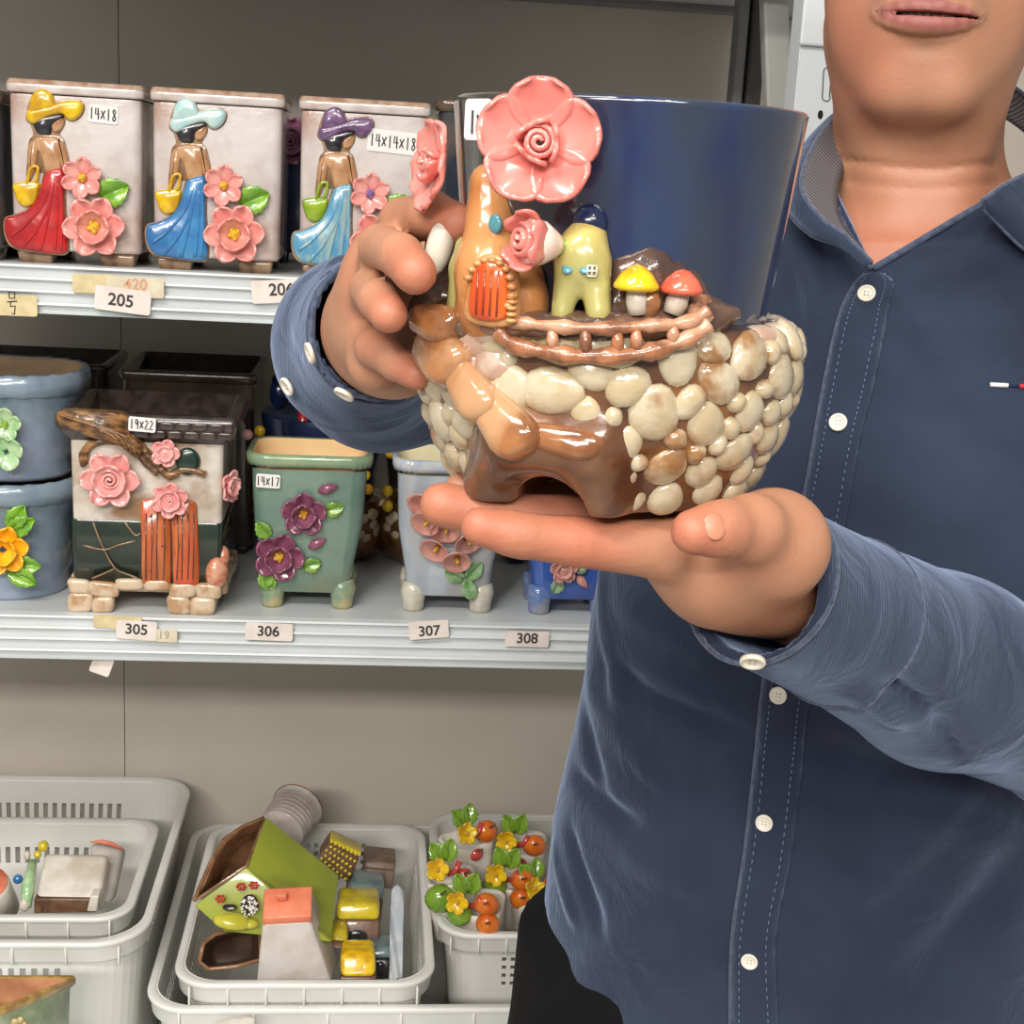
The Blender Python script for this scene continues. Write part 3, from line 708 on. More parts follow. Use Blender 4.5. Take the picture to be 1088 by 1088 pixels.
def calla(parent, p, R, tiltx=0, tz=-.5):
    X, Z, N = frame((tiltx, -1, tz)); o = Vector(p)-origin(parent); V = []; F = []; nu, nv = 16, 6
    for j in range(nv+1):
        t = j/nv; r = R*(.12+.95*t**.8)
        for i in range(nu):
            a = 2*PI*i/nu; k = r*(1+.22*t*max(0, math.cos(a-2.2))); V.append(o+(X*math.cos(a)+Z*math.sin(a))*k+N*(R*.75*(t-.7)+R*.15*t*math.cos(a-2.2)))
    for j in range(nv):
        for i in range(nu): F.append((j*nu+i, j*nu+(i+1) % nu, (j+1)*nu+(i+1) % nu, (j+1)*nu+i))
    c_ = add('calla_lily', V, F, M_salmon, parent); solid(c_, .0012, 0)
    mb = MB(); mb.tube([o-N*R*.8, o-N*R*.1+Z*R*.05, o+N*R*.35+Z*R*.1], [R*.16, R*.18, R*.1], 8); mb.build('spadix', M_ochre, c_)
for px, py, tx in ((450, 537, -.5), (453, 557, -.6), (474, 565, -.2), (498, 577, .3), (463, 585, -.5), (486, 597, 0)): calla(p307, fpt(px, py, 0, -.013), .0138, tx)
for px, py, a in ((492, 615, 2.6), (496, 614, .9), (495, 616, -1.2)): leaf('leaf', p307, fpt(px, py, 0, -.002), NF, a, .024, .016, M_dleaf)
rose('rose', p308, fpt(587, 563, 0, -.003), NF, .027, M_coral, None, 'rose', 6, .2)
rose('rose', p308, fpt(599, 605, 0, -.004), NF, .0155, M_salmon, None, 'rose', 5, .4)
for px, py, a, L in ((610, 571, .4, .014), (610, 606, .6, .017), (596, 615, -2, .018)): leaf('leaf', p308, fpt(px, py, 0, -.001), NF, a, L, .014, M_dleaf)
bud(p308, fpt(613, 612, 0, -.002), (.6, -.2, -.6), .017, .005, M_salmon)

# -- stacked blue-grey planters at the left
M_bg = gl('grey_blue_glaze', (128, 146, 160), (112, 130, 146), scale=20, c3=(142, 154, 176), bump=.3)
def stack_planter(z, W, D, H, xc, label):
    t = thing('oval_planter', label, 'planter', (xc, 1.440+D/2, z), 'grey-blue planters stacked two high'); mb = MB()
    rr_loft(mb, [(0, W*.80, D*.76, .055), (.004, W*.82, D*.78, .055), (.018, W*.80, D*.76, .055), (.028, W*.86, D*.84, .06), (H*.45, W*.86, D*.84, .06), (H-.035, W*.90, D*.88, .062), (H-.022, W*.97, D*.95, .066)], n=9); mb.build('body', M_bg, t)
    def wob(rings): return [[(x, y, z+(.0008*math.sin(i*2.2) if 1 <= j <= 4 else 0)) for i, (x, y, z) in enumerate(rg)] for j, rg in enumerate(rings)]
    e = MB(); rr_loft(e, [(H-.024, W*.9, D*.9, .062), (H-.022, W-.002, D-.002, .068), (H-.012, W, D, .07), (H-.003, W-.002, D-.002, .069), (H, W-.008, D-.008, .066), (H-.001, W-.016, D-.016, .062)], n=14, capb=False, wob=wob); e.build('rim', M_bg, t, label='rope-textured lip')
    i_ = MB(); rr_loft(i_, [(H-.001, W-.0155, D-.0155, .062), (H-.006, W-.022, D-.022, .058), (H-.014, W-.03, D-.03, .054), (H-.014, .02, .02, .005)], capb=False, capt=True); i_.build('soil_plate', mat('dull_bisque', (150, 126, 98), (132, 110, 84), rough=.85, scale=20), t, label='tan unglazed inside')
    return t
sx_ = -.392
s1 = stack_planter(ZM, .186, .160, .127, sx_-.006, 'lower grey-blue planter of the stack, with a yellow-orange flower')
s2 = stack_planter(ZM+.1275, .186, .165, .112, sx_, 'upper grey-blue planter of the stack, with small green blossoms')
def cc(x, y, Y): px, py = c3(x, y); return Vector([float(v) for v in PY(px, py, Y)])
M_oran = gl('orange_yellow_glaze', (240, 166, 20), (250, 190, 40), scale=60, bump=0)
M_mint = gl('mint_glaze', (140, 186, 130), (180, 206, 160), scale=90, bump=0)
rose('flower', s1, cc(10, 715, 1.444), (.15, -1, 0), .027, M_oran, None, 'open', 6, .2)
for (x, y, a, L) in ((30, 655, .5, .030), (35, 640, 1.0, .028), (30, 780, -.5, .032), (40, 760, -.1, .030)): leaf('leaf', s1, cc(x, y, 1.448), EN, a, L, .020, M_leaf)
rose('flower', s2, cc(18, 290, 1.444), EN, .018, M_mint, M_lime, 'simple', 5, .2); rose('flower', s2, cc(22, 385, 1.444), EN, .019, M_mint, None, 'simple', 4, .4)

# -- second row, in the shelf's shade
M_umber = gl('umber_glaze', (66, 54, 44), (50, 40, 34), scale=30)
a = PY(128, 392, 1.66); b = PY(270, 395, 1.66)
plain_planter('square_planter', 'large dark brown planter behind the house planter', (a[0]+b[0])/2, 1.745, ZM, (b[0]-a[0]), .17, a[2]-ZM, M_umber, M_umber)
a2 = PY(126, 392, 1.66)
plain_planter('square_planter', 'dark brown planter behind the grey-blue stack', a2[0]-.105, 1.765, ZM, .165, .15, a[2]-ZM-.001, M_umber, M_umber)
def fairy(name, label, cx, cy, R, H, m_cup, seed):
    t = thing(name, label, 'planter', (cx, cy, ZM)); r_ = random.Random(seed)
    mb = MB(); mb.lathe([(R*.7, 0), (R*.98, .01), (R*1.08, H*.2), (R*1.05, H*.38), (R*.9, H*.43), (0, H*.43)], 40); mb.build('base', M_rock, t)
    mb = MB(); mb.lathe([(0, H*.42), (R*.84, H*.42), (R*.9, H*.7), (R, H*.985), (R*.985, H), (R*.955, H*.985), (R*.86, H*.7), (R*.8, H*.5), (0, H*.5)], 48); mb.build('cup', m_cup, t)
    mb = MB()
    for k in range(70):
        an = r_.random()*2*PI; z = r_.uniform(.03, H*.4); q = Vector((math.cos(an), math.sin(an), 0)); X, Z, N = frame(q)
        mb.ell(q*R*1.03+Vector((0, 0, z)), (R*.13, R*.10, R*.06), Matrix((X, Z, N)).transposed(), 8, 6)
    mb.build('cobblestones', M_cobble, t)
    return t
M_rock = gl('brown_rock_glaze', (110, 72, 46), (78, 48, 32), scale=40, c3=(146, 98, 58), bump=.4)
M_cobble = gl('cobble_glaze', (220, 206, 172), (202, 182, 142), scale=45, thr=(.42, .62), c3=(196, 176, 140), bump=.12)
ca = PY(275, 455, 1.66); cb = PY(403, 460, 1.66)
fp = fairy('fairy_house_planter', 'round navy blue planter with pink flower behind the sage green one', (ca[0]+cb[0])/2+.004, 1.69, (cb[0]-ca[0])/2+.004, PY(340, 448, 1.62)[2]-ZM, M_navy, 2)
q = PY(376, 459, 1.61); rose('flower', fp, q, (.1, -1, .3), .019, M_pinkp, None, 'rose', 5)
q = PY(299, 403, 1.69)
mb = MB(); o_ = np.array(fp.location); mb.ell(PY(303, 405, 1.71)-o_, (.017, .012, .012), jit=.1); mb.ell(PY(297, 418, 1.71)-o_, (.012, .012, .02)); mb.build('loose_cap', M_navy, fp, label='dark knob standing above the rim')
mb = MB(); q = PY(322, 423, 1.70)-o_; mb.ell(q, (.014, .012, .014), jit=.1); mb.tube([q, q+np.array((0, 0, -.08))], .006, 8); mb.build('inner_mushroom', M_red, fp, label='red mushroom inside')
for x, y, m_ in ((276, 458, M_yel), (388, 505, M_yel), (391, 520, M_oran), (263, 462, M_salmon)):
    q = PY(x, y, 1.625)-o_; mb = MB(); mb.ell(q, (.0065, .005, .0065)); mb.build('small_blossom', m_, fp)
ca = PY(408, 455, 1.62)
fp2 = fairy('fairy_house_planter', 'round brown planter with yellow mushrooms behind the pale blue one', ca[0]+.067, 1.68, .069, PY(440, 455, 1.61)[2]-ZM, M_umber, 4)
o_ = np.array(fp2.location)
for x, y, Y in ((415, 481, 1.62), (412, 522, 1.62), (412, 538, 1.62)):
    q = PY(x, y, Y)-o_; mb = MB(); mb.ell(q, (.0065, .006, .007)); mb.build('mushroom', M_yel, fp2)
ca = PY(552, 590, 1.62)
plain_planter('square_planter', 'small dark navy planter in the shade between the pale blue and cobalt ones', ca[0]+.03, 1.70, ZM, .085, .09, .085, M_navy, M_navy)
# ================================================================== plastic baskets
M_bask = mat('white_plastic', (226, 225, 220), (219, 218, 212), rough=.42, scale=10, bump=.05, sss=0)
def basket(name, label, x0, x1, y0, y1, zt, H, holes='square', group=None, taper=.022, r=.045):
    W, D = x1-x0, y1-y0; z0 = zt-H
    t = thing(name, label, 'basket', ((x0+x1)/2, (y0+y1)/2, z0), group)
    # walls: outline sampled finely so holes are real openings
    def outline(w, d, r_, step):
        pts = []; n = 8
        cs = [(w/2-r_, d/2-r_, 0), (-w/2+r_, d/2-r_, 90), (-w/2+r_, -d/2+r_, 180), (w/2-r_, -d/2+r_, 270)]
        for k, (cx, cy, a0) in enumerate(cs):
            for i in range(n+1):
                a = math.radians(a0+90*i/n); pts.append((cx+r_*math.cos(a), cy+r_*math.sin(a), 0, 0))
            L = (w if k in (0, 2) else d)-2*r_; m = max(2, int(L/step)); m += m % 2
            a = math.radians(a0+90); px, py = cx+r_*math.cos(a), cy+r_*math.sin(a)
            dx, dy = ((-1, 0), (0, -1), (1, 0), (0, 1))[k]
            for i in range(1, m): pts.append((px+dx*L*i/m, py+dy*L*i/m, i, m))
        return pts
    sq = holes == 'square'; step = .0058 if sq else .0066
    zs = [0, .012]
    if sq:
        z = H-.078
        rows = []
        while z < H-.03: zs += [z, z+.0062]; rows.append(len(zs)-2); z += .0118
    else:
        rows = []; zs += [H-.075]; zs += [H-.058, H-.036]; rows = [len(zs)-2]
    zs += [H-.012, H]; zs = sorted(zs)
    rows = [i for i in range(len(zs)-1) if ((sq and abs((zs[i+1]-zs[i])-.0062) < 1e-6) or (not sq and abs(zs[i]-(H-.058)) < 1e-6))]
    base = outline(W-2*taper-.02, D-2*taper-.02, r-.008, step)
    n = len(base); V = []; F = []
    top = outline(W-.02, D-.02, r-.002, step)
    # same counts on both outlines: interpolate the base outline from the top one
    sx, sy = (W-.02-2*taper)/(W-.02), (D-.02-2*taper)/(D-.02)
    for z in zs:
        k = z/H
        for x, y, i, m in top: V.append((x*(sx+(1-sx)*k), y*(sy+(1-sy)*k), z))
    n = len(top)
    for j in range(len(zs)-1):
        for i in range(n):
            a = top[i]; hole = j in rows and a[3] and a[2] % 2 == 1 and 3 < a[2] < a[3]-3
            if not hole: F.append((j*n+i, j*n+(i+1) % n, (j+1)*n+(i+1) % n, (j+1)*n+i))
    F.append(tuple(range(n-1, -1, -1)))
    o = add('basket_wall', V, F, M_bask, t, smooth=False); solid(o, .0022, 0)
    # rolled rim with a skirt
    rim = MB(); R_ = r
    rr_loft(rim, [(H-.004, W-.024, D-.024, R_-.006), (H, W-.020, D-.020, R_-.004), (H+.0012, W-.016, D-.016, R_-.003), (H+.0012, W-.003, D-.003, R_), (H-.001, W, D, R_+.001), (H-.005, W-.001, D-.001, R_+.001), (H-.006, W-.005, D-.005, R_), (H-.024, W-.010, D-.010, R_-.002), (H-.026, W-.012, D-.012, R_-.003), (H-.024, W-.016, D-.016, R_-.004)], n=10, capb=False)
    rb = rim
    for k in range(-3, 4):
        for s_ in (-1, 1):
            rb.box(k*W/7-.0012, k*W/7+.0012, s_*(D/2-.001)-.005 if s_ > 0 else -D/2+.0005, s_*(D/2-.001)+.000 if s_ > 0 else -D/2+.007, H-.026, H-.004)
    rm = rim.build('rim', M_bask, t); bevel(rm, .0006, 1)
    return t
big = basket('plastic_basket', 'large low white plastic basket carrying the two smaller baskets of the middle stack', -.236, .350, 1.445, 1.920, .469, .215, 'slot', r=.05)
mid = basket('plastic_basket', 'white plastic basket full of broken ceramic houses with a green planter on top', -.205, .096, 1.452, 1.866, .4964, .200, 'square')
rgt = basket('plastic_basket', 'white plastic basket holding small fruit-decorated planters beside the man\'s shirt', .100, .340, 1.545, 1.885, .505, .205, 'square')
lft = basket('plastic_basket', 'tall white plastic basket at the left edge, lowest of its stack', -.640, -.2330, 1.458, 1.912, .544, .29, 'slot', r=.06)
ltop = basket('plastic_basket', 'small white plastic basket set inside the tall one at the left edge', -.640+.04, -.264, 1.545, 1.815, .514+.012, .16, 'slot', r=.04)

# ------------------------------------------------------------------ contents
def pt(x, y, Y): return np.array(PY(x, y, Y))
def block(name, label, cat, px, py, Y, build, group=None):
    p = pt(px, py, Y); t = thing(name, label, cat, p, group); build(t, p); return t
M_whiteb = gl('chalky_glaze', (222, 216, 206), (206, 196, 182), scale=40, rough=.4, coat=.15, c3=(196, 182, 166), bump=.4)
M_brk = gl('raw_brown_glaze', (110, 78, 56), (82, 56, 40), scale=60, rough=.4, coat=.3, c3=(146, 108, 72), bump=.4)
M_orr = gl('orange_roof_glaze', (232, 138, 104), (222, 120, 88), scale=40, rough=.5, coat=.1, c3=(206, 104, 78), bump=.2)
M_limeg = gl('lime_wall_glaze', (158, 168, 56), (146, 156, 52), scale=16, c3=(118, 122, 50), rough=.35)
M_blueg = gl('dull_teal_glaze', (110, 128, 128), (90, 108, 110), scale=40)
M_browb = gl('roof_brown_glaze', (122, 100, 84), (104, 84, 70), scale=50, rough=.5, coat=.1)
M_wpot = gl('ribbed_white_glaze', (196, 184, 176), (178, 164, 156), scale=30, c3=(210, 204, 200))
def hexa(name, top, bot, m, parent, bev=.004, **k):
    """solid between two quads given as world points"""
    V = [np.array(p)-np.array(origin(parent)) for p in list(bot)+list(top)]
    F = [(3, 2, 1, 0), (4, 5, 6, 7), (0, 1, 5, 4), (1, 2, 6, 5), (2, 3, 7, 6), (3, 0, 4, 7)]
    bm = bmesh.new(); vs = [bm.verts.new([float(c) for c in v]) for v in V]
    for f_ in F: bm.faces.new([vs[i] for i in f_])
    bmesh.ops.recalc_face_normals(bm, faces=bm.faces); me = bpy.data.meshes.new(name); bm.to_mesh(me); bm.free()
    me.polygons.foreach_set('use_smooth', [True]*6)
    o = bpy.data.objects.new(name, me); C.objects.link(o); o.parent = parent; me.materials.append(m)
    for a_, b_ in k.items(): o[a_] = b_
    if bev: b = bevel(o, bev, 3)
    return o
def prism(px4, Y0, Y1, dz=0):      # quad of pixels on plane Y0, extruded to Y1
    a = [pt(x, y, Y0) for x, y in px4]; b = [p+np.array((0, Y1-Y0, dz)) for p in a]; return a, b

# middle basket: big lime green house pot lying on its side
g = thing('green_house_planter', 'lime green house planter lying on its side with red flowers, opening to the left', 'planter', pt(290, 950, 1.60))
roofA = [pt(283, 868, 1.64), pt(262, 922, 1.53), pt(352, 1000, 1.52), pt(360, 930, 1.62)]
hexa('green_roof', roofA, [p+np.array((-.004, .01, -.012)) for p in roofA], M_limeg, g, bev=.002)
fr2 = [pt(261, 921, 1.53), pt(206, 962, 1.515), pt(238, 990, 1.505), pt(352, 1001, 1.505)]
hexa('green_front', fr2, [p+np.array((.004, .012, -.004)) for p in fr2], M_limeg, g, bev=.002)
rd = MB(); og = np.array(g.location)
for cx, cy in ((234, 955), (256, 942), (269, 940)):
    for k in range(6):
        a_ = k*PI/3; q = pt(cx+4*math.cos(a_), cy+3.4*math.sin(a_), 1.5095)-og; rd.ell(q, (.0024, .0012, .0022), nu=8, nv=5)
    break
for i_, (cx, cy, Yf) in enumerate(((234, 955, 1.5105), (256, 942, 1.517), (269.5, 940.5, 1.522))):
    fm = MB()
    for k in range(6):
        a_ = k*PI/3; fm.ell(pt(cx+3.8*math.cos(a_), cy+3.2*math.sin(a_), Yf-.003)-og, (.0022, .0012, .0020), nu=8, nv=5)
    fm.ell(pt(cx, cy, Yf-.005)-og, (.0012, .001, .0012), nu=6, nv=5)
    fm.build('red_flower', M_red, g)
# brown inside, an arched shell
def shell(name, parent, rim_px, Yr, back_px, Yb, m, thick=.003):
    a = [pt(x, y, Yr[i] if hasattr(Yr, '__len__') else Yr) for i, (x, y) in enumerate(rim_px)]; b = [pt(x, y, Yb) for x, y in back_px]; n = len(a)
    V = [p-np.array(origin(parent)) for p in a+b]; F = [(i, (i+1) % n, n+(i+1) % n, n+i) for i in range(n)]+[tuple(range(n, 2*n))]
    o = add(name, V, F, m, parent); solid(o, thick, 0); bevel(o, .002, 2); return o
M_shellr = gl('rim_brown_glaze', (150, 112, 80), (120, 84, 58), scale=50)
rim_px = [(281, 870), (258, 880), (240, 893), (228, 912), (216, 940), (210, 955), (235, 938), (262, 920)]
shell('planter_shell', g, rim_px, [1.64, 1.63, 1.61, 1.59, 1.56, 1.52, 1.52, 1.53], [(x*.55+262*.45, y*.55+915*.45) for x, y in rim_px], 1.70, M_shellr)
mb = MB(); mb.tube([pt(x, y, Y)-og for (x, y), Y in zip([(281, 869), (257, 879), (238, 892), (226, 912), (213, 941), (207, 956)], [1.64, 1.63, 1.61, 1.59, 1.56, 1.52])], .0028, 8); mb.build('shell_edge', M_shellr, g)
# ribbed cup behind
cb = thing('ribbed_pot', 'small grey-white ribbed pot tipped over behind the lime green planter', 'pot', pt(310, 872, 1.73))
ax = pt(318, 856, 1.80)-pt(296, 888, 1.735); ax = Vector(ax).normalized(); Xc = ax.orthogonal().normalized(); Yc = ax.cross(Xc)
V = []; F = []; prof = []
o0 = Vector(pt(298, 884, 1.735)); R_ = .0335; Lc = .058
for i in range(26):
    t_ = i/25; rr = R_*(.93+.07*t_)+.0012*math.sin(i*1.9)*(t_ < .7); rr = R_*1.07 if t_ > .93 else rr; prof.append((rr, t_*Lc))
prof += [(R_*1.0, Lc*1.01), (R_*.92, Lc*.98), (R_*.88, Lc*.3), (0, Lc*.28)]
prof = [(0, 0)]+prof; n = 32
for k in range(n):
    a_ = 2*PI*k/n
    for r__, z in prof: V.append(o0+(Xc*math.cos(a_)+Yc*math.sin(a_))*r__+ax*z-Vector(cb.location))
m_ = len(prof)
for k in range(n):
    for j in range(m_-1): F.append((k*m_+j, ((k+1) % n)*m_+j, ((k+1) % n)*m_+j+1, k*m_+j+1))
add('cup', V, F, M_wpot, cb)
mb = MB(); mb.tube([o0+(Xc*math.cos(a_)+Yc*math.sin(a_))*R_*1.05+ax*Lc-Vector(cb.location) for a_ in np.linspace(0, 2*PI, 33)], .0014, 6); mb.build('lip', M_brk, cb)
# orange-roofed grey house in front
oh = thing('chimney_house', 'small grey-white house with flat orange roof, at the front of the middle basket', 'ceramic house', pt(315, 1030, 1.49))
A1 = [pt(281, 944, 1.52), pt(332, 941, 1.52), pt(331, 973, 1.487), pt(279, 976, 1.487)]
hexa('orange_roof', A1, [p+np.array((0, .004, -.012)) for p in A1], M_orr, oh, bev=.002)
oo = np.array(oh.location)
qh = pt(299, 954, 1.502); blk_ = [qh+np.array(v) for v in ((-.006, -.003, .004), (.006, -.003, .004), (.006, .004, .006), (-.006, .004, .006))]
hexa('roof_knob', blk_, [p-np.array((0, -.003, .008)) for p in blk_], M_orr, oh, bev=.001)
b1 = [pt(279, 976, 1.490), pt(330, 973, 1.490), pt(332, 941, 1.56), pt(281, 944, 1.56)]
b2 = [pt(272, 1046, 1.485), pt(352, 1044, 1.485), pt(362, 1018, 1.55), pt(280, 1030, 1.56)]
b1 = [p-np.array((0, 0, .006)) for p in b1]
hexa('house_body', b1, b2, mat('grey_white_glaze', (200, 194, 188), (188, 180, 172), rough=.4, scale=30, coat=.2, c3=(176, 164, 152), bump=.3), oh, bev=.004)
# brown shell pot front left
bs = thing('brown_shell_pot', 'broken open brown pot at the front left of the middle basket', 'pot', pt(245, 1010, 1.50))
rp = [(212, 1022), (216, 1003), (228, 993), (250, 988), (276, 986), (277, 1020), (250, 1027), (222, 1030)]
shell('pot_shell', bs, rp, [1.50, 1.51, 1.53, 1.54, 1.54, 1.50, 1.49, 1.49], [(x*.7+250*.3, y*.7+1008*.3) for x, y in rp], 1.59, mat('dark_brown_inside', (88, 66, 52), (66, 48, 38), rough=.4, scale=30, coat=.3))
mb = MB(); mb.tube([pt(x, y, Y)-np.array(bs.location) for (x, y), Y in zip(rp+rp[:1], [1.50, 1.51, 1.53, 1.54, 1.54, 1.50, 1.49, 1.49, 1.50])], .0026, 8); mb.build('pot_rim', M_shellr, bs)
# yellow squash, cluster of white beads
yq = thing('yellow_dome', 'yellow-green ceramic squash lying against the lime green planter', 'ornament', pt(247, 979, 1.495))
mb = MB(); mb.ell((0, 0, 0), (.023, .014, .0095), Matrix.Rotation(.15, 3, 'Y')); mb.ell((.018, 0, -.003), (.012, .008, .006)); mb.build('squash', gl('squash_glaze', (196, 188, 60), (176, 170, 50), scale=40), yq)
wb = thing('bead_cluster', 'cluster of tiny white ceramic blossoms beside the orange-roofed house', 'ornament', pt(265, 963, 1.50))
mb = MB(); mb.ell((0, .004, 0), (.0105, .006, .013)); mb.build('dark_bed', M_black, wb)
mb = MB(); r_ = random.Random(8)
for k in range(60):
    a_ = r_.random()*2*PI; rr = math.sqrt(r_.random()); mb.ell((rr*.0105*math.cos(a_), -.002-.004*(1-rr*rr), rr*.0130*math.sin(a_)), .0013, nu=6, nv=4)
mb.build('white_blossoms', gl('bead_white', (226, 222, 212)), wb, kind='stuff')
dd = thing('dark_disc', 'small black and white ceramic disc above the yellow squash', 'ornament', pt(244, 964, 1.50))
mb = MB(); mb.ell((0, 0, 0), (.0085, .006, .0035)); mb.build('disc', M_black, dd); mb = MB(); mb.ell((.002, -.004, .0012), (.004, .002, .001)); mb.build('mark', M_whiteb, dd)
# small houses on the right half
def small_house(name, label, quad, Y, depth, m_body, m_roof, fr_roof=.5, hole=None, pebbles=False):
    (ax_, ay), (bx, by), (cx_, cy_), (dx_, dy_) = quad       # tl tr br bl
    t = thing(name, label, 'ceramic house', pt((cx_+dx_)/2, (cy_+dy_)/2, Y))
    f4 = [pt(ax_, ay, Y+.02), pt(bx, by, Y+.02), pt(cx_, cy_, Y), pt(dx_, dy_, Y)]
    k = fr_roof; m1 = f4[1]*(1-k)+f4[2]*k; m0 = f4[0]*(1-k)+f4[3]*k
    bk = np.array((0, depth, .0))
    hexa('house_body', [m0, m1, m1+bk, m0+bk], [f4[3], f4[2], f4[2]+bk, f4[3]+bk], m_body, t, bev=.003)
    ctr = (f4[0]+f4[1]+m0+m1)/4; e_ = 1.06
    top = [ctr+(p-ctr)*e_ for p in (f4[0], f4[1], m1, m0)]
    n4 = np.array((0, -.003, 0))
    rb_ = [m0*1.0+n4, m1*1.0+n4, m1+bk, m0+bk]; rt_ = [f4[0]+n4, f4[1]+n4, f4[1]+bk*.9+np.array((0, 0, -.002)), f4[0]+bk*.9+np.array((0, 0, -.002))]
    hexa('roof', rt_, rb_, m_roof, t, bev=.006)
    if hole:
        q = pt(*hole[:2], Y+.004)-np.array(t.location); mb = MB(); mb.ell(q+np.array((0, -.003, 0)), (hole[2], .004, hole[3]), nu=16); mb.build('opening', M_black, t)
    if pebbles:
        mb = MB(); r_ = random.Random(2)
        for i in range(7):
            for j in range(5):
                u, v = (i+.5+(j % 2)*.4)/7.6, (j+.5)/5
                q = (f4[0]*(1-u)+f4[1]*u)*(1-v)+(f4[3]*(1-u)+f4[2]*u)*v; q = q-np.array(t.location)+np.array((0, -.0035, 0)); mb.ell(q, (.0022+r_.random()*.0006, .0016, .0023), nu=8, nv=5)
        mb.build('pebble_wall', M_yel2, t)
    return t
M_yel2 = gl('mustard_glaze', (206, 184, 40), (180, 160, 34), scale=40, c3=(160, 140, 60))
small_house('pebbled_house', 'yellow and brown pebble-walled house leaning behind the lime green planter', [(352, 890), (384, 905), (370, 940), (338, 912)], 1.66, .03, M_brk, M_yel2, .12, None, True)
small_house('roof_block', 'plain brown roofed block at the right of the middle basket', [(387, 913), (421, 916), (417, 945), (384, 942)], 1.70, .05, M_browb, M_browb, .3)
small_house('teal_house', 'dull teal house block behind the yellow-roofed one', [(372, 938), (409, 942), (404, 985), (362, 978)], 1.63, .05, M_brk, M_blueg, .35)
small_house('yellow_house', 'yellow-roofed brown house with a dark doorway, right of the middle basket', [(358, 959), (403, 959), (404, 1004), (354, 1003)], 1.57, .05, M_brk, M_yel2, .42, (379, 994, .013, .009))
small_house('yellow_house', 'smallest yellow piece, tucked behind the grey-white house', [(351, 986), (369, 986), (371, 1010), (350, 1008)], 1.54, .03, M_brk, M_yel2, .6)
small_house('yellow_house', 'bright yellow block lowest in the middle basket, beside the grey-white house', [(362, 1012), (398, 1012), (400, 1042), (361, 1042)], 1.49, .04, M_brk, M_yel, .85)
small_house('teal_house', 'teal-roofed dark block at the front right of the middle basket', [(382, 1006), (418, 1006), (414, 1040), (392, 1042)], 1.53, .04, M_black, M_blueg, .35, (404, 1028, .008, .010))
ps = thing('plastic_sheet', 'crumpled pale plastic sheet standing along the right side of the middle basket', 'packaging', pt(425, 1000, 1.55))
V = []; F = []; 
for j in range(9):
    for i in range(5):
        p = pt(413+i*3.6+j*.3, 1042-j*12.6+4*math.sin(i*1.7+j), 1.49+j*.018+.006*math.sin(i*2.2+j*1.3)); V.append(p-np.array(ps.location))
for j in range(8):
    for i in range(4): F.append((j*5+i, j*5+i+1, (j+1)*5+i+1, (j+1)*5+i))
ps_ = add('sheet', V, F, mat('plastic_film', (196, 200, 206), (180, 186, 194), rough=.25, scale=40), ps); solid(ps_, .0008, 0); subd(ps_)

# left small basket
wh = thing('white_block_house', 'chalky white block house with a brown broken base in the left basket', 'ceramic house', pt(80, 965, 1.60))
T1 = [pt(47, 906, 1.66), pt(115, 907, 1.66), pt(106, 958, 1.600), pt(36, 960, 1.600)]
hexa('block', T1, [p+np.array((0, .03, -.03)) for p in T1], M_whiteb, wh, bev=.007)
T2 = [pt(36, 955, 1.602), pt(104, 955, 1.602), pt(102, 970, 1.600), pt(36, 971, 1.600)]
hexa('brown_base', T2, [p+np.array((0, .03, 0)) for p in T2], M_brk, wh, bev=.002)
T3 = [pt(96, 952, 1.597), pt(105, 952, 1.597), pt(103, 969, 1.596), pt(92, 969, 1.596)]
hexa('chipped_corner', T3, [p+np.array((0, .02, 0)) for p in T3], M_whiteb, wh, bev=.002)
wp = thing('grey_panel_piece', 'grey-white rounded piece with an orange edge behind the white block house', 'ceramic piece', pt(118, 940, 1.66))
T1 = [pt(94, 896, 1.70), pt(131, 902, 1.70), pt(118, 960, 1.63), pt(100, 960, 1.63)]
hexa('panel', T1, [p+np.array((0, .035, -.015)) for p in T1], mat('grey_white_glaze2', (196, 190, 184), (182, 174, 166), rough=.5, scale=30, bump=.3), wp, bev=.008)
mb = MB(); mb.tube([pt(x, y, 1.70)-np.array(wp.location) for x, y in ((96, 895), (108, 894), (120, 897), (131, 903))], [.001, .0026, .0026, .001], 8); mb.build('orange_edge', M_orr, wp)
cy = thing('orange_topped_block', 'cylindrical grey block with a flat orange top, cut by the left picture edge', 'ceramic piece', pt(-8, 968, 1.62))
mb = MB(); mb.lathe([(0, 0), (.032, 0), (.030, .040), (.028, .046), (0, .046)], 32); mb.build('drum', M_whiteb, cy)
mb = MB(); mb.lathe([(.0285, .0455), (.028, .0475), (0, .049)], 32, c=(0, 0, 0)); mb.build('flat_top', M_orr, cy)
cy.rotation_euler = (.35, -.12, 0)
gf = thing('green_figure', 'small mint green figure with a yellow head beside the white block house', 'figurine', pt(30, 965, 1.62))
o_ = np.array(gf.location); mb = MB()
mb.tube([pt(28, 964, 1.60)-o_, pt(30, 940, 1.62)-o_, pt(35, 915, 1.65)-o_], [.006, .008, .005], 12); mb.build('body', M_mint, gf)
mb = MB(); mb.ell(pt(46, 899, 1.655)-o_, .0068); mb.ell(pt(40, 908, 1.652)-o_, .0050); mb.build('head', M_yel2, gf)
mb = MB(); mb.ell(pt(29, 909, 1.65)-o_, (.004, .005, .006)); mb.build('hand', M_whiteb, gf)
mb = MB(); mb.ell(pt(26, 962, 1.60)-o_, (.006, .005, .008)); mb.build('foot', M_whiteb, gf)
bb = tag(MB().ell((0, 0, 0), .006).build('blue_bead', M_blu, None), 'tiny blue ceramic bead beside the mint green figure', 'ornament'); bb.location = Vector([float(v) for v in pt(19, 934, 1.63)])

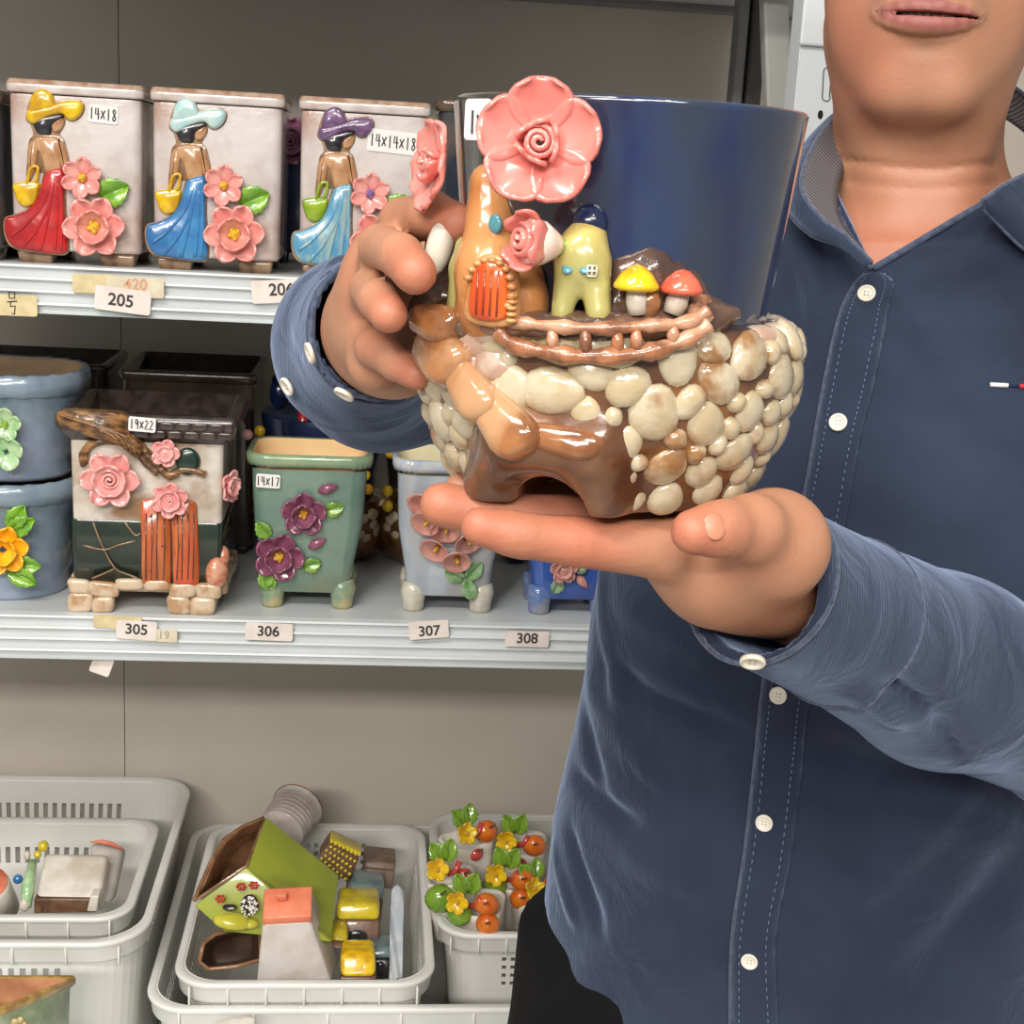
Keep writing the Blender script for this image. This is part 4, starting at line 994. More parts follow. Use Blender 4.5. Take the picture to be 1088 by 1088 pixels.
# bottom left planter in front of the tall basket
gp = thing('green_square_planter', 'weathered green planter with ochre rim at the bottom left corner', 'planter', (0, 0, 0))
rp = [pt(85, 1037, 1.34), pt(20, 1034, 1.40), pt(-60, 1050, 1.36), pt(-60, 1120, 1.26), pt(0, 1075, 1.27)]
rp = [pt(85, 1037, 1.35), pt(-10, 1030, 1.40), pt(-70, 1060, 1.36), pt(-5, 1072, 1.285)]
zt = sum(p[2] for p in rp)/4
rp = [PZ(85, 1036, zt), PZ(-15, 1036, zt), PZ(-75, 1058, zt), PZ(-5, 1072, zt)]
cxy = sum(rp)/4; gp.location = Vector((cxy[0], cxy[1], SZ['low'])); hh = zt-SZ['low']
def ringat(k, z, n=1):
    out = []
    for i in range(4):
        a_, b_ = rp[i], rp[(i+1) % 4]
        for t_ in (.06, .5, .94):
            q = a_*(1-t_)+b_*t_; out.append(((q[0]-cxy[0])*k, (q[1]-cxy[1])*k, z))
    return out
def ringloft(levels, capb=False, capt=False):
    rings = [ringat(k, z) for k, z in levels]; m__ = 12; V = [v for r in rings for v in r]; F = []
    for j in range(len(rings)-1):
        for i in range(m__): F.append((j*m__+i, j*m__+(i+1) % m__, (j+1)*m__+(i+1) % m__, (j+1)*m__+i))
    if capb: F.append(tuple(range(m__-1, -1, -1)))
    if capt: F.append(tuple((len(rings)-1)*m__+i for i in range(m__)))
    return V, F
M_wgreen = gl('weathered_green_glaze', (142, 156, 124), (118, 130, 98), scale=40, c3=(170, 172, 150), bump=.4)
M_ochr = gl('ochre_rim_glaze', (176, 146, 78), (140, 108, 60), scale=70, c3=(190, 176, 130), bump=.4)
V, F = ringloft([(.62, 0), (.66, .01), (.9, hh*.8), (.93, hh-.012)], capb=True); add('body', V, F, M_wgreen, gp)
V, F = ringloft([(.92, hh-.013), (1.0, hh-.008), (1.01, hh-.002), (.98, hh), (.88, hh-.002)]); add('rim', V, F, M_ochr, gp)
V, F = ringloft([(.885, hh-.002), (.86, hh-.02), (.78, hh*.5)], capt=True); add('inside', V, F, mat('terracotta_inside', (196, 140, 100), (168, 112, 78), rough=.8, scale=30), gp)
fl = MB(); q = PY(22, 1085, 1.30)-np.array(gp.location)
for k in range(5): a_ = k*2*PI/5; fl.ell(q+np.array((.005*math.cos(a_), -.006, .005*math.sin(a_))), (.0042, .003, .0042), nu=8, nv=5)
fl.build('relief_flower', M_ochr, gp)
ws = thing('white_tile_piece', 'pale bisque fragment just showing at the bottom edge below the middle stack', 'ceramic piece', PY(250, 1092, 1.40))
T1 = [PY(228, 1084, 1.42), PY(262, 1078, 1.42), PY(271, 1080, 1.40), PY(268, 1110, 1.38)]
hexa('fragment', T1, [p+np.array((0, .012, -.05)) for p in T1], M_whiteb, ws, bev=.003)

# right basket: little fruit planters
M_orf = gl('orange_fruit_glaze', (222, 122, 34), (206, 98, 24), scale=50, bump=0)
M_gapple = gl('apple_green_glaze', (130, 166, 50), (104, 142, 40), scale=40, bump=0)
M_redf = gl('red_fruit_glaze', (200, 76, 70), (180, 52, 50), scale=50, bump=0)
def fruit_planter(label, px, py, Y, s=1, variant=0):
    n0 = rnd.uniform(-.22, .22), rnd.uniform(-.2, .1), rnd.uniform(-.5, .5)
    t = thing('fruit_planter', label, 'planter', pt(px, py, Y)-np.array((0, 0, .075)), 'fruit planters in the right basket'); mb = MB()
    rr_loft(mb, [(0, .034, .034, .008), (.004, .038, .036, .009), (.055, .048, .044, .011), (.062, .050, .046, .012), (.064, .046, .042, .01), (.062, .040, .036, .009), (.03, .03, .028, .006)], capt=True); mb.build('pot', M_whiteb, t)
    zf = .070
    v = [(-.014, -.021, zf-.006, .0125, M_gapple), (.012, -.018, zf+.006, .0125, M_orf), (.014, -.024, zf-.012, .0120, M_orf)]
    if variant == 1: v = [(.014, -.018, zf+.004, .0125, M_orf), (.0, -.02, zf-.016, .008, M_redf)]
    if variant == 2: v = [(-.012, -.022, zf-.020, .0155, M_gapple), (.012, -.018, zf+.0, .008, M_redf)]
    for x, y, z, r, m_ in v:
        mb = MB(); mb.ell((x, y, z), (r, r*.8, r*.95)); fo = mb.build('fruit', m_, t)
        sm = MB(); sm.tube([(x, y-r*.6, z+r*.55), (x+.004, y-r*.9, z+r*.9)], .0012, 6); sm.build('fruit_stem', M_brk, fo)
    T = Vector(t.location)
    rose('flower', t, T+Vector((-.014, -.026, zf+.012)), (0, -1, .5), .0115, M_yel, M_ochre, 'simple', 5)
    mb = MB(); mb.tube([(-.004, -.02, zf+.004), (.004, -.022, zf+.008), (.008, -.02, zf+.016)], .003, 8); mb.build('branch', M_redf, t)
    for a_, m_ in ((1.2, M_gapple), (2.2, M_gapple)): leaf('leaf', t, T+Vector((-.006, -.012, zf+.014)), (0, -1, .3), a_, .022, .018, m_)
    t.rotation_euler = n0; t.scale = (1.28,)*3
    return t
fruit_planter('small white planter with two oranges, nearest the basket\'s front rim', 514, 957, 1.605)
fruit_planter('small white planter with green apple, leftmost in the right basket', 484, 935, 1.62, 1, 2)
fruit_planter('small white planter with an orange, at the back left of the right basket', 500, 895, 1.70, 1, 1)
fruit_planter('small white planter with two oranges, in the middle of the right basket', 540, 930, 1.67)
fruit_planter('small white planter with yellow flower, at the back right beside the man\'s shirt', 556, 893, 1.74, 1, 1)
fruit_planter('small white planter half hidden behind the man\'s shirt hem', 572, 955, 1.64, 1, 1)
# ================================================================== the planter being held
def WX(px, Y, Z):          # world x of the ray column px on the line (Y, Z)
    k = (px-544)/F_PX; n = Rt-k*Fw; q = np.array((0, Y, Z))-CAM; q[0] = 0
    return np.array(((-(q@n))/n[0], Y, Z))
HC = np.array((.1055, .630)); HZ0 = 1.268; HR = 1.434
hp = thing('fairy_village_planter', 'large navy round planter with pebble base, tiny houses and pink flowers, held in both hands', 'planter', (HC[0], HC[1], HZ0))
HO = np.array((HC[0], HC[1], HZ0))
def oncyl(px, py, R, off=(0, 0)):
    """first hit of a pixel ray with the upright cylinder of radius R about the pot's axis"""
    r = ray(px, py); o = CAM[:2]-HC-np.array(off); d = r[:2]; a = d@d; b = 2*o@d; c = o@o-R*R; D = b*b-4*a*c
    t = (-b-math.sqrt(max(D, 0)))/(2*a); return CAM+r*t
LZ = .077                   # ledge height above the bottom
H_ = HR-HZ0
M_navyc = gl('navy_cup_glaze', (22, 34, 78), (36, 54, 88), scale=34, c3=(44, 52, 68), rough=.12, coat=1, bump=.10, thr=(.42, .58), detail=3, stretch=(1, 1, .28))  # upright grey streaks are painted-in reflections of the surroundings over the navy glaze
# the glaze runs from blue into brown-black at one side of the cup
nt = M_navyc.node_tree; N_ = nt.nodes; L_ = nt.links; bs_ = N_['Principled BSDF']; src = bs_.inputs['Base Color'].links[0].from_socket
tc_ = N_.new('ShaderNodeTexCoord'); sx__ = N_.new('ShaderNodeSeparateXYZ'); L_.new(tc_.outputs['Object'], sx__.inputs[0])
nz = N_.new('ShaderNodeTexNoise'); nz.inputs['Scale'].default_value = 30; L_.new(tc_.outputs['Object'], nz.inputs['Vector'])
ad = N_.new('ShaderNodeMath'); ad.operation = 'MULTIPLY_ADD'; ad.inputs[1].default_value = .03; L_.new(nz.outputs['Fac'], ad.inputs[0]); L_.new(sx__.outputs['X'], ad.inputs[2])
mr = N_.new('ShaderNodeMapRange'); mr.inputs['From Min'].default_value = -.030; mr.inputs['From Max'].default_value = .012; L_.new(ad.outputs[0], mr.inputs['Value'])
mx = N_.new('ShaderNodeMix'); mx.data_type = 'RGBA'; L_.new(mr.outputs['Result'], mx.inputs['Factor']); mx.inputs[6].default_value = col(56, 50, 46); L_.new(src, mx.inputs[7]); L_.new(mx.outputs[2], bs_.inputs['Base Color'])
mb = MB()
Rt_, Rb_ = .0768, .0670
mb.lathe([(0, LZ-.012), (Rb_, LZ-.012), (Rb_, LZ), (Rb_+(Rt_-Rb_)*.55, LZ+.048), (Rt_-.0004, H_-.003), (Rt_, H_-.0012), (Rt_-.0012, H_), (Rt_-.0034, H_-.0006), (Rt_-.0046, H_-.004), (Rb_+.004, LZ+.04), (Rb_-.006, LZ), (0, LZ-.002)], 96, c=(.0022, 0, 0))
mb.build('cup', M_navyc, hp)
# stone base: implicit body with an arched opening in front
def loc2w(px, py, R): return oncyl(px, py, R)-HO
prof = [(0, .066), (.01, .0705), (.03, .0800), (.052, .0850), (.070, .0840), (.077, .078), (.080, .07)]
pz = [q[0] for q in prof]; pr_ = [q[1] for q in prof]
def base_sdf(p):
    q = p; rr = np.hypot(q[:, 0], q[:, 1]); R_ = np.interp(q[:, 2], pz, pr_)
    d = np.maximum((rr-R_)*.92, np.maximum(q[:, 2]-.078, -q[:, 2]))
    return d
arc = loc2w(585, 520, .072)
fd = Vector((arc[0], arc[1], 0)).normalized(); fd = np.array(fd)
arch = Seg(np.array((arc[0], arc[1], -.004))+fd*.03, np.array((arc[0], arc[1], -.004))-fd*.05, .0185)
S_ = U((base_sdf, 0))
S_.add(Seg(loc2w(628, 470, .074), loc2w(640, 528, .070), .011), .012).add(Seg(loc2w(540, 465, .078), loc2w(520, 515, .070), .011), .012).add(Seg(loc2w(545, 468, .080), loc2w(630, 476, .078), .010), .012)
def base_post(p, d):
    d = np.maximum(d, -arch(p)); return np.maximum(d, -p[:, 2])
V, F = net(S_, (-.10, -.10, -.006), (.10, .10, .09), .0018, base_post)
add('rock_base', V, F, M_rock, hp)
# pebbles, packed by dart throwing, larger at the belly
M_cob2 = gl('pebble_glaze', (194, 181, 155), (180, 162, 128), scale=70, c3=(146, 106, 66), rough=.2, coat=.8, bump=.25, bscale=140)
for n_ in [n for n in M_cob2.node_tree.nodes if n.type == 'MAP_RANGE'][-1:]: n_.inputs['From Min'].default_value = .56; n_.inputs['From Max'].default_value = .64
r_ = random.Random(21); pts = []
steps = [loc2w(x, y, .086) for x, y in ((468, 378), (503, 418), (540, 458), (600, 472), (580, 500))]
clear = [(loc2w(540, 490, .08), .008), (loc2w(580, 500, .08), .023), (loc2w(620, 490, .08), .011), (loc2w(605, 470, .08), .009), (loc2w(568, 462, .08), .012), (loc2w(530, 515, .08), .008), (loc2w(630, 525, .08), .010)]+[(s, .0085) for s in steps[:3]]
for k in range(16000):
    an = r_.random()*2*PI; z = r_.uniform(.006, .073); R_ = np.interp(z, pz, pr_); rad = r_.uniform(.0078, .0112)*(1.0 if z > .02 else .85)
    p = np.array((R_*math.cos(an), R_*math.sin(an), z))
    if any(np.linalg.norm(p-c_) < rr+rad*.6 for c_, rr in clear): continue
    if k < 7000 and any(np.linalg.norm(p-q) < (rad+rq)*.86 for q, rq in pts): continue
    if k >= 7000:
        rad = .0066 if k < 11000 else .0048
        if any(np.linalg.norm(p-q) < (rad+rq)*.84 for q, rq in pts): continue
    pts.append((p, rad))
mb = MB()
for p, rad in pts:
    dz = np.interp(p[2]+.004, pz, pr_)-np.interp(p[2]-.004, pz, pr_); nn = Vector((p[0], p[1], -dz*12*0.08)).normalized() if False else Vector((p[0]/.08, p[1]/.08, -dz/.008)).normalized()
    X, Z, N = frame(nn); a_ = r_.random()*PI; X2 = X*math.cos(a_)+Z*math.sin(a_); Z2 = Z*math.cos(a_)-X*math.sin(a_)
    mb.ell(Vector([float(c) for c in p])-N*.0008, (rad*r_.uniform(1.0, 1.25), rad*r_.uniform(.90, 1.04), .0046), Matrix((X2, Z2, N)).transposed(), 16, 10, jit=.09)
mb.build('pebbles', M_cob2, hp, label='cream pebbles covering the base')
# rim of stones standing proud on the right shoulder
mb = MB()
for k, an in enumerate(np.linspace(-.75, 3.9, 19)):
    mb.ell((.0755*math.cos(an), .0755*math.sin(an), .074), (.0105, .0085, .0052), Matrix.Rotation(an+PI/2, 3, 'Z'), 14, 8, jit=.1)
for x, y in ((505, 362), (520, 348), (500, 385), (527, 385)):
    q = loc2w(x, y, .083); X, Z, N = frame((q[0], q[1], .02)); mb.ell(q, (.0115, .009, .006), Matrix((X, Z, N)).transposed(), 14, 9, jit=.1)
mb.build('shoulder_stones', gl('shoulder_stone_glaze', (214, 204, 190), (196, 176, 160), scale=60, c3=(170, 138, 120), rough=.2), hp)
# ledge ground
M_ground = gl('wet_rock_glaze', (96, 70, 56), (70, 52, 46), scale=50, c3=(140, 102, 78), bump=.6, bscale=120)
def G(px, py, R): return oncyl(px, py, R)-HO
gs = U()
for (x, y, R, r0) in ((470, 345, .078, .010), (500, 345, .080, .008), (540, 345, .080, .006), (580, 347, .078, .006), (620, 347, .078, .006), (660, 345, .076, .0065), (700, 342, .074, .007), (735, 340, .072, .008), (752, 332, .070, .005)): gs.add(Ell(G(x, y, R), (.014, .012, r0)), .006)
gs.add(Seg(G(655, 335, .068), G(665, 292, .067), .009, .007), .006).add(Seg(G(665, 292, .067), G(690, 285, .067), .007, .0075), .006).add(Seg(G(690, 285, .067), G(728, 305, .066), .0075, .006), .006).add(Seg(G(728, 305, .066), G(742, 335, .068), .006, .007), .006).add(Ell(G(695, 315, .067), (.018, .008, .014)), .006)
gs.add(Seg(G(478, 335, .070), G(474, 240, .066), .013, .009), .006).add(Seg(G(500, 330, .068), G(498, 250, .066), .010, .008), .006).add(Seg(G(456, 335, .076), G(462, 290, .070), .010, .008), .006)
lo = [-.10, -.10, .06]; hi = [.08, .02, .16]
V, F = net(gs, lo, hi, .0018, lambda p, d: d-.0006*np.sin(p[:, 0]*900)*np.sin(p[:, 2]*700+p[:, 0]*300))
add('rocky_ground', V, F, M_ground, hp)
# brown stair stones
M_step = gl('caramel_glaze', (158, 104, 62), (118, 74, 46), scale=50, c3=(180, 138, 100), bump=.3, rough=.15)
for x, y, a_, w_, h_ in ((466, 345, .0, .0165, .008), (470, 378, .25, .0175, .0105), (503, 416, .65, .0155, .0088), (538, 452, .65, .0160, .0100), (600, 470, .12, .0170, .0065)):
    q = G(x, y, .0885 if y < 460 else .083); X, Z, N = frame((q[0], q[1], .03)); X2 = X*math.cos(-a_)+Z*math.sin(-a_); Z2 = Z*math.cos(-a_)-X*math.sin(-a_)
    mb = MB(); n0 = 0; mb.ell((0, 0, 0), 1, nu=18, nv=12)
    Vv = []
    for v in mb.V:
        s = [math.copysign(abs(t)**.62, t) for t in v]; Vv.append(Vector([float(c) for c in q])+X2*(s[0]*w_*(1+.12*s[1]))+Z2*(s[1]*h_*(1+.1*math.sin(s[0]*3)))+N*(s[2]*.0085))
    add('stair_stone', Vv, mb.F, M_step, hp)
# fence of two branches with posts
M_branch = gl('branch_glaze', (168, 108, 72), (120, 76, 52), scale=90, c3=(196, 150, 120), bump=.5, bscale=200, rough=.25)
RF = .0905
def rail_part(pl, r_): 
    P_ = [G(x, y, RF) for x, y in pl]; P_ = spline(P_, 5, False); mb = MB(); mb.tube(P_, [r_*(1+.22*math.sin(i*1.3)+.1*math.sin(i*2.9)) for i in range(len(P_))], 10); return mb.build('fence_rail', M_branch, hp)
rail_part([(528, 347), (545, 343), (590, 347), (640, 349), (690, 346), (730, 342), (752, 330)], .0026)
rail_part([(530, 352), (545, 366), (590, 376), (640, 379), (690, 374), (730, 360), (752, 345)], .0033)
for x, y0, y1 in ((587, 347, 375), (622, 349, 378), (656, 350, 377), (676, 349, 374), (715, 345, 366)):
    mb = MB(); mb.tube([G(x, y0, RF-.0005), G(x, (y0+y1)/2, RF+.0005), G(x+1, y1, RF-.0005)], [.0019, .0026, .0022], 9); mb.build('fence_post', M_branch, hp)
mb = MB(); mb.tube(spline([G(752, 338, RF-.012), G(745, 322, RF-.016), G(738, 330, RF-.01), G(752, 345, RF-.006)], 4, False), .0042, 8); mb.build('branch_knot', M_branch, hp)
# houses
M_orh = gl('orange_house_glaze', (196, 138, 84), (178, 116, 66), scale=40, bump=.15)
M_orh2 = gl('door_surround_glaze', (204, 150, 92), (176, 116, 66), scale=60)
M_ord = gl('orange_door_glaze', (208, 92, 34), (186, 66, 24), scale=50, stretch=(3, 3, .6))
M_gh = gl('olive_yellow_glaze', (170, 162, 98), (150, 146, 88), scale=36, c3=(200, 178, 104))
M_win = gl('turquoise_glaze', (88, 150, 160), (70, 130, 150), scale=60)
oh_ = U((Seg(G(530, 322, .076), G(524, 285, .074), .0185, .0145), 0), (Seg(G(524, 285, .074), G(522, 232, .071), .0145, .0095), .008), (Seg(G(522, 232, .071), G(520, 195, .070), .0095, .0085), .006), (Seg(G(555, 325, .074), G(556, 295, .072), .010, .008), .008))
V, F = net(oh_, (-.09, -.11, .06), (.04, .0, .165), .0018); to_ = add('tower_house', V, F, M_orh, hp, label='orange tower house with a red-orange door')
dp = G(520, 305, .0965); X, Z, N = frame((dp[0]*.7, dp[1], 0)); s_ = .0355/100
dpoly = [(-20, -33), (20, -33), (22, 0), (17, 20), (0, 29), (-17, 20), (-22, 0)]
def wpl(pl, s_): return [(a*s_, b*s_) for a, b in pl]
mb = MB(); puff(mb, wpl([(x*1.32, y*1.18+1) for x, y in dpoly], .00037), .0035, .0012, dp-N*.0035*0+np.array(N)*-.004, X, Z, N); mb.build('door_surround', M_orh2, to_)
mb = MB(); puff(mb, wpl(dpoly, .00037), .0052, .0015, dp+np.array(N)*-.0035, X, Z, N); dd_ = mb.build('door', M_ord, to_)
mb = MB()
for x in (-12, -4, 4, 12): mb.tube([np.array(dp)+np.array(X)*x*.00037+np.array(Z)*y*.00037+np.array(N)*.0017 for y in (-30, 18)], .00045, 5)
mb.build('door_groove', gl('dark_orange_glaze', (150, 60, 24), (130, 50, 20)), dd_)
mb = MB()
for k in range(11):
    a_ = -.5+k*.33; c_ = np.array(dp)+np.array(X)*math.cos(a_)*.0098+np.array(Z)*(math.sin(a_)*.0115-.001)+np.array(N)*.0002; mb.ell(c_, (.0020, .0020, .0014), nu=8, nv=6)
for k in range(5): mb.ell(np.array(dp)+np.array(X)*.0102+np.array(Z)*(-.0025-k*.0022*1.1)+np.array(N)*.0002, (.0024, .0020, .0010), nu=8, nv=6)
mb.build('surround_beads', M_orh2, to_)
q = G(526, 238, .0805); X, Z, N = frame((q[0], q[1], 0)); mb = MB(); mb.ell(q, (.0036, .0042, .0015), Matrix((X, Z, N)).transposed()); mb.build('round_window', M_win, to_)
gh = U((Seg(G(628, 238, .070), G(619, 272, .074), .0062, .0108), 0), (Seg(G(607, 280, .077), G(597, 334, .082), .0064, .0044), .004), (Seg(G(631, 280, .077), G(636, 334, .082), .0066, .0050), .004), (Seg(G(619, 262, .076), G(619, 284, .077), .0088, .0088), .004))
V, F = net(gh, (-.06, -.11, .06), (.04, .0, .165), .0016); gho = add('pointed_house', V, F, M_gh, hp, label='olive-yellow house on two stubby feet')
mb = MB(); q = G(628, 232, .074); mb.ell(q+np.array((0, .002, -.002)), (.0074, .0068, .0075)); mb.build('house_cap', M_navy, gho, label='small navy domed cap')
for x, y in ((604, 284), (622, 284)):
    q = G(x, y, .0845); X, Z, N = frame((q[0], q[1], .1)); mb = MB(); mb.ell(q, (.0027, .0036, .0012), Matrix((X, Z, N)).transposed()); w_ = mb.build('painted_window', M_win, gho)
q = G(629, 288, .0862); mb = MB()
for dx in (-.0018, 0, .0018): mb.tube([q+np.array((dx, 0, -.002)), q+np.array((dx, 0, .002))], .0004, 5)
for dz in (-.002, 0, .002): mb.tube([q+np.array((-.0018, 0, dz)), q+np.array((.0018, 0, dz))], .0004, 5)
mb.build('window_grid', M_whiteb, gho)
sh_ = U((Seg(G(490, 325, .083), G(490, 285, .082), .0062, .0046), 0), (Seg(G(492, 285, .082), G(495, 262, .081), .0050, .0046), .004))
V, F = net(sh_, (-.09, -.10, .06), (.0, .0, .14), .0014); sho = add('small_house', V, F, M_gh, hp, label='small olive house left of the orange tower')
q = G(488, 306, .0885); X, Z, N = frame((q[0], q[1], 0)); mb = MB(); mb.ell(q, (.0022, .003, .001), Matrix((X, Z, N)).transposed()); mb.build('painted_window', M_win, sho)
# mushrooms
def shroom(cx, cy, sx2, sy2, w_, m_, lb):
    mb = MB(); s0 = G(sx2, sy2+12, .083); s1 = G(cx, cy+4, .083); mb.tube([s0, (s0+s1)/2, s1], [.0040, .0046, .0036], 12); st = mb.build('mushroom_stalk', M_whiteb, hp)
    q = G(cx, cy+4, .084); V = []; mbc = MB(); mbc.lathe([(0, w_*.95), (w_*.35, w_*.86), (w_*.75, w_*.5), (w_*1.0, w_*.08), (w_*1.02, -w_*.08), (w_*.8, -w_*.2), (0, -w_*.22)], 24, c=q); cp = mbc.build('mushroom_cap', m_, hp, label=lb)
M_rdc = gl('coral_cap_glaze', (224, 104, 76), (208, 84, 62), scale=60)
shroom(676, 300, 678, 322, .0089, M_yel, 'yellow mushroom cap'); shroom(724, 304, 714, 322, .0084, M_rdc, 'coral mushroom cap')
mb = MB(); q = G(690, 322, .083); mb.ell(q, (.0045, .004, .006)); mb.build('brown_pebble', M_step, hp)
# big flowers
M_pk = gl('held_pink_glaze', (228, 140, 130), (218, 118, 108), scale=30, bump=0, rough=.2)
q = G(572, 153, .088)+HO; rose('large_flower', hp, q, (-.10, -1, .10), .0245, M_pk, None, 'big', 5, PI/2, thick=.0011)
q = G(478, 178, .092, )+HO if False else oncyl(487, 178, .0785); q = q+np.array((-.008, -.004, 0)); rose('side_flower', hp, q, (-.93, -.28, .10), .0195, M_pk, None, 'big', 5, .9, thick=.0011)
# bud seen from the side with a white cup and green sepal
q = G(565, 257, .094); d_ = Vector((-1, -.55, .10)).normalized(); X, Z, N = frame(d_); bq = Vector([float(c) for c in q])
mb = MB()
for k in range(3): petal(mb, bq-N*.004, X, Z, N, 2.1*k, .0092, .0085, cup=.5, tilt=1.0, r0=.6)
spiral(mb, bq+N*.003, X, Z, N, .0068, 2.3, .6); bo = mb.build('rose_bud', M_pk, hp); solid(bo, .0012, 0)
mb = MB(); mb.tube([bq+N*.002, bq-N*.004, bq-N*.010, bq-N*.0145], [.0085, .0088, .0058, .003], 16, cap=True); mb.build('bud_cup', gl('pale_cup_glaze', (230, 204, 190), (220, 184, 168), scale=50, bump=0), bo)
mb = MB(); mb.tube([bq-N*.013, bq-N*.0185], [.0040, .0022], 10); mb.build('sepal', M_gapple, bo)
mb = MB(); q = oncyl(482, 262, .078)+np.array((-.006, -.004, 0))-HO; mb.ell(q, (.0058, .006, .0125), Matrix.Rotation(.22, 3, 'Y')); mb.build('white_petal', M_whiteb, hp)
c = G(508, 127, .0800)+HO; X, Z, N = frame((c[0]-HC[0], c[1]-HC[1], 0)); st = sticker(hp, c, X, Z, N, .0165, .0160, M_stk, 'size_sticker', label='white handwritten sticker half hidden by the flower'); hand('writing', '1X', .009, np.array(c)-np.array(Z)*.001+np.array(N)*.0004, X, Z, N, M_ink, st, r=.0005)

# ================================================================== the man
per = thing('person', 'man in a navy button shirt holding up a large round planter with both hands', 'person', (P(880, 800, 1.05)[0], P(880, 800, 1.05)[1], 0))
YAW = math.radians(20)
Ld = np.array((math.cos(YAW), -math.sin(YAW), 0.)); Fd = np.array((-math.sin(YAW), -math.cos(YAW), 0.)); Zd = np.array((0, 0, 1.))
class Loft:
    """stack of ellipses; sections (z, cx, cy, a, b)"""
    def __init__(s, secs, L=Ld, F_=Fd, grow=0, cap=None): s.s = sorted(secs); s.L = L[:2]; s.F = F_[:2]; s.g = grow
    def __call__(s, p):
        z = p[:, 2]; zz = [q[0] for q in s.s]; cx, cy, a, b = [np.interp(z, zz, [q[i] for q in s.s]) for i in (1, 2, 3, 4)]
        a = a+s.g; b = b+s.g; dx = p[:, 0]-cx; dy = p[:, 1]-cy; u = dx*s.L[0]+dy*s.L[1]; v = dx*s.F[0]+dy*s.F[1]
        k0 = np.sqrt((u/a)**2+(v/b)**2); k1 = np.sqrt((u/a/a)**2+(v/b/b)**2); d = k0*(k0-1)/np.maximum(k1, 1e-6)
        ca = np.minimum(d, 0)
        e = np.maximum(zz[0]-z, z-zz[-1])
        return np.where(e > 0, np.maximum(d, 0)*.0+np.sqrt(np.maximum(d, 0)**2+e*e), np.maximum(d, e))
def sec(px, py, d, a, b): q = P(px, py, d); return (q[2], q[0], q[1], a, b)
torso_secs = [sec(980, 262, .985, .120, .078), sec(972, 330, .99, .165, .100), sec(955, 430, 1.00, .183, .118), sec(905, 620, 1.03, .176, .124), sec(866, 800, 1.055, .172, .128), sec(850, 900, 1.07, .180, .128), sec(848, 985, 1.085, .190, .128), sec(846, 1150, 1.12, .196, .13)]
for q in torso_secs[:1]: zt_ = q[0]
NB = P(985, 250, .965)
HD = P(985, 20, .86)        # mouth
HYAW = math.radians(21); HX = np.array((math.cos(HYAW), -math.sin(HYAW), 0)); HYv = np.array((math.sin(HYAW)*.996, math.cos(HYAW)*.996, -.087)); HZv = np.cross(HX, HYv)
def h3(x, y, z): return HD+(HX*x+HYv*y+HZv*z)*.01
HROT = np.stack([HX, HYv, HZv], 1)
# --- head and neck
body = U((Ell(h3(0, 9.0, 8.2), (.074, .092, .093), HROT), 0))
body.add(Ell(h3(0, 5.8, 2.2), (.0625, .072, .074), HROT), .02)
body.add(Seg(h3(-3.3, 4.8, -2.2), h3(-4.6, 8.2, .8), .0155, .0145), .02).add(Seg(h3(3.3, 4.8, -2.2), h3(4.6, 8.2, .8), .0155, .0145), .02)
body.add(Seg(h3(-1.5, 1.9, -3.7), h3(1.5, 1.9, -3.7), .0175), .022).add(Seg(h3(-1.4, 2.3, -3.8), h3(-3.2, 5.2, -2.4), .0160, .0150), .012).add(Seg(h3(1.4, 2.3, -3.8), h3(3.2, 5.2, -2.4), .0160, .0150), .012)
body.add(Ell(h3(0, 5.6, -3.9), (.037, .042, .018), HROT), .02)
for s in (-1, 1):
    body.add(Ell(h3(s*3.6, 3.3, 3.2), (.026, .022, .026), HROT), .02)
    body.add(Ell(h3(s*3.3, 3.0, .2), (.024, .020, .03), HROT), .02)
    body.add(Seg(h3(s*.4, 1.9, 8.8), h3(s*4.6, 3.6, 8.6), .008), .015)
    body.add(Ell(h3(s*7.4, 9.4, 6.6), (.006, .017, .031), HROT), .006)
    body.add(Ell(h3(s*1.35, .2, 2.9), (.0085, .009, .0075), HROT), .006)
body.add(Ell(h3(0, 1.9, .2), (.032, .022, .030), HROT), .02)      # muzzle
body.add(Seg(h3(0, 1.8, 7.2), h3(0, -1.7, 3.5), .007, .0100), .008)
def fy(x, z):          # how far forward the face reaches at (x, z), in cm
    lo_, hi_ = -4.0, 6.0
    for _ in range(22):
        m_ = (lo_+hi_)/2
        if float(body(h3(x, m_, z)[None])[0]) > 0: lo_ = m_
        else: hi_ = m_
    return hi_
# lips: curves through the mouth line
def lipc(x, r): return (x, .25+.24*(x*x)/4.2, 0)
FYC = {x: fy(x, 0) for x in list(np.linspace(-3.05, 3.05, 9))+list(np.linspace(-2.8, 2.8, 9))+list(np.linspace(-3.05, 3.05, 12))}
FY0 = fy(0, 0)
UL = [h3(x, FYC[x]+.12, .42-.036*x*x+(.05 if abs(x) > .3 else -.04)) for x in np.linspace(-3.05, 3.05, 9)]
LL = [h3(x, FYC[x]+.14, -.55+.045*x*x) for x in np.linspace(-2.8, 2.8, 9)]
for i in range(8):
    ra, rb = [.0020+.0034*(1-((j-4)/4)**2) for j in (i, i+1)]
    body.add(Seg(UL[i], UL[i+1], ra, rb), .0035)
for i in range(8):
    ra, rb = [.0018+.0042*(1-((j-4)/4)**2) for j in (i, i+1)]
    body.add(Seg(LL[i], LL[i+1], ra, rb), .0035)
body.add(Seg(h3(0, 8.6, -1.0), NB+np.array((.0, .035, -.02)), .053, .064), .03)
body.add(Seg(h3(-2.6, 6.2, -3.5), NB+np.array((-.012, -.028, -.035)), .018, .015), .02).add(Seg(h3(2.8, 6.2, -3.5), NB+np.array((.0, -.028, -.035)), .020, .015), .02)
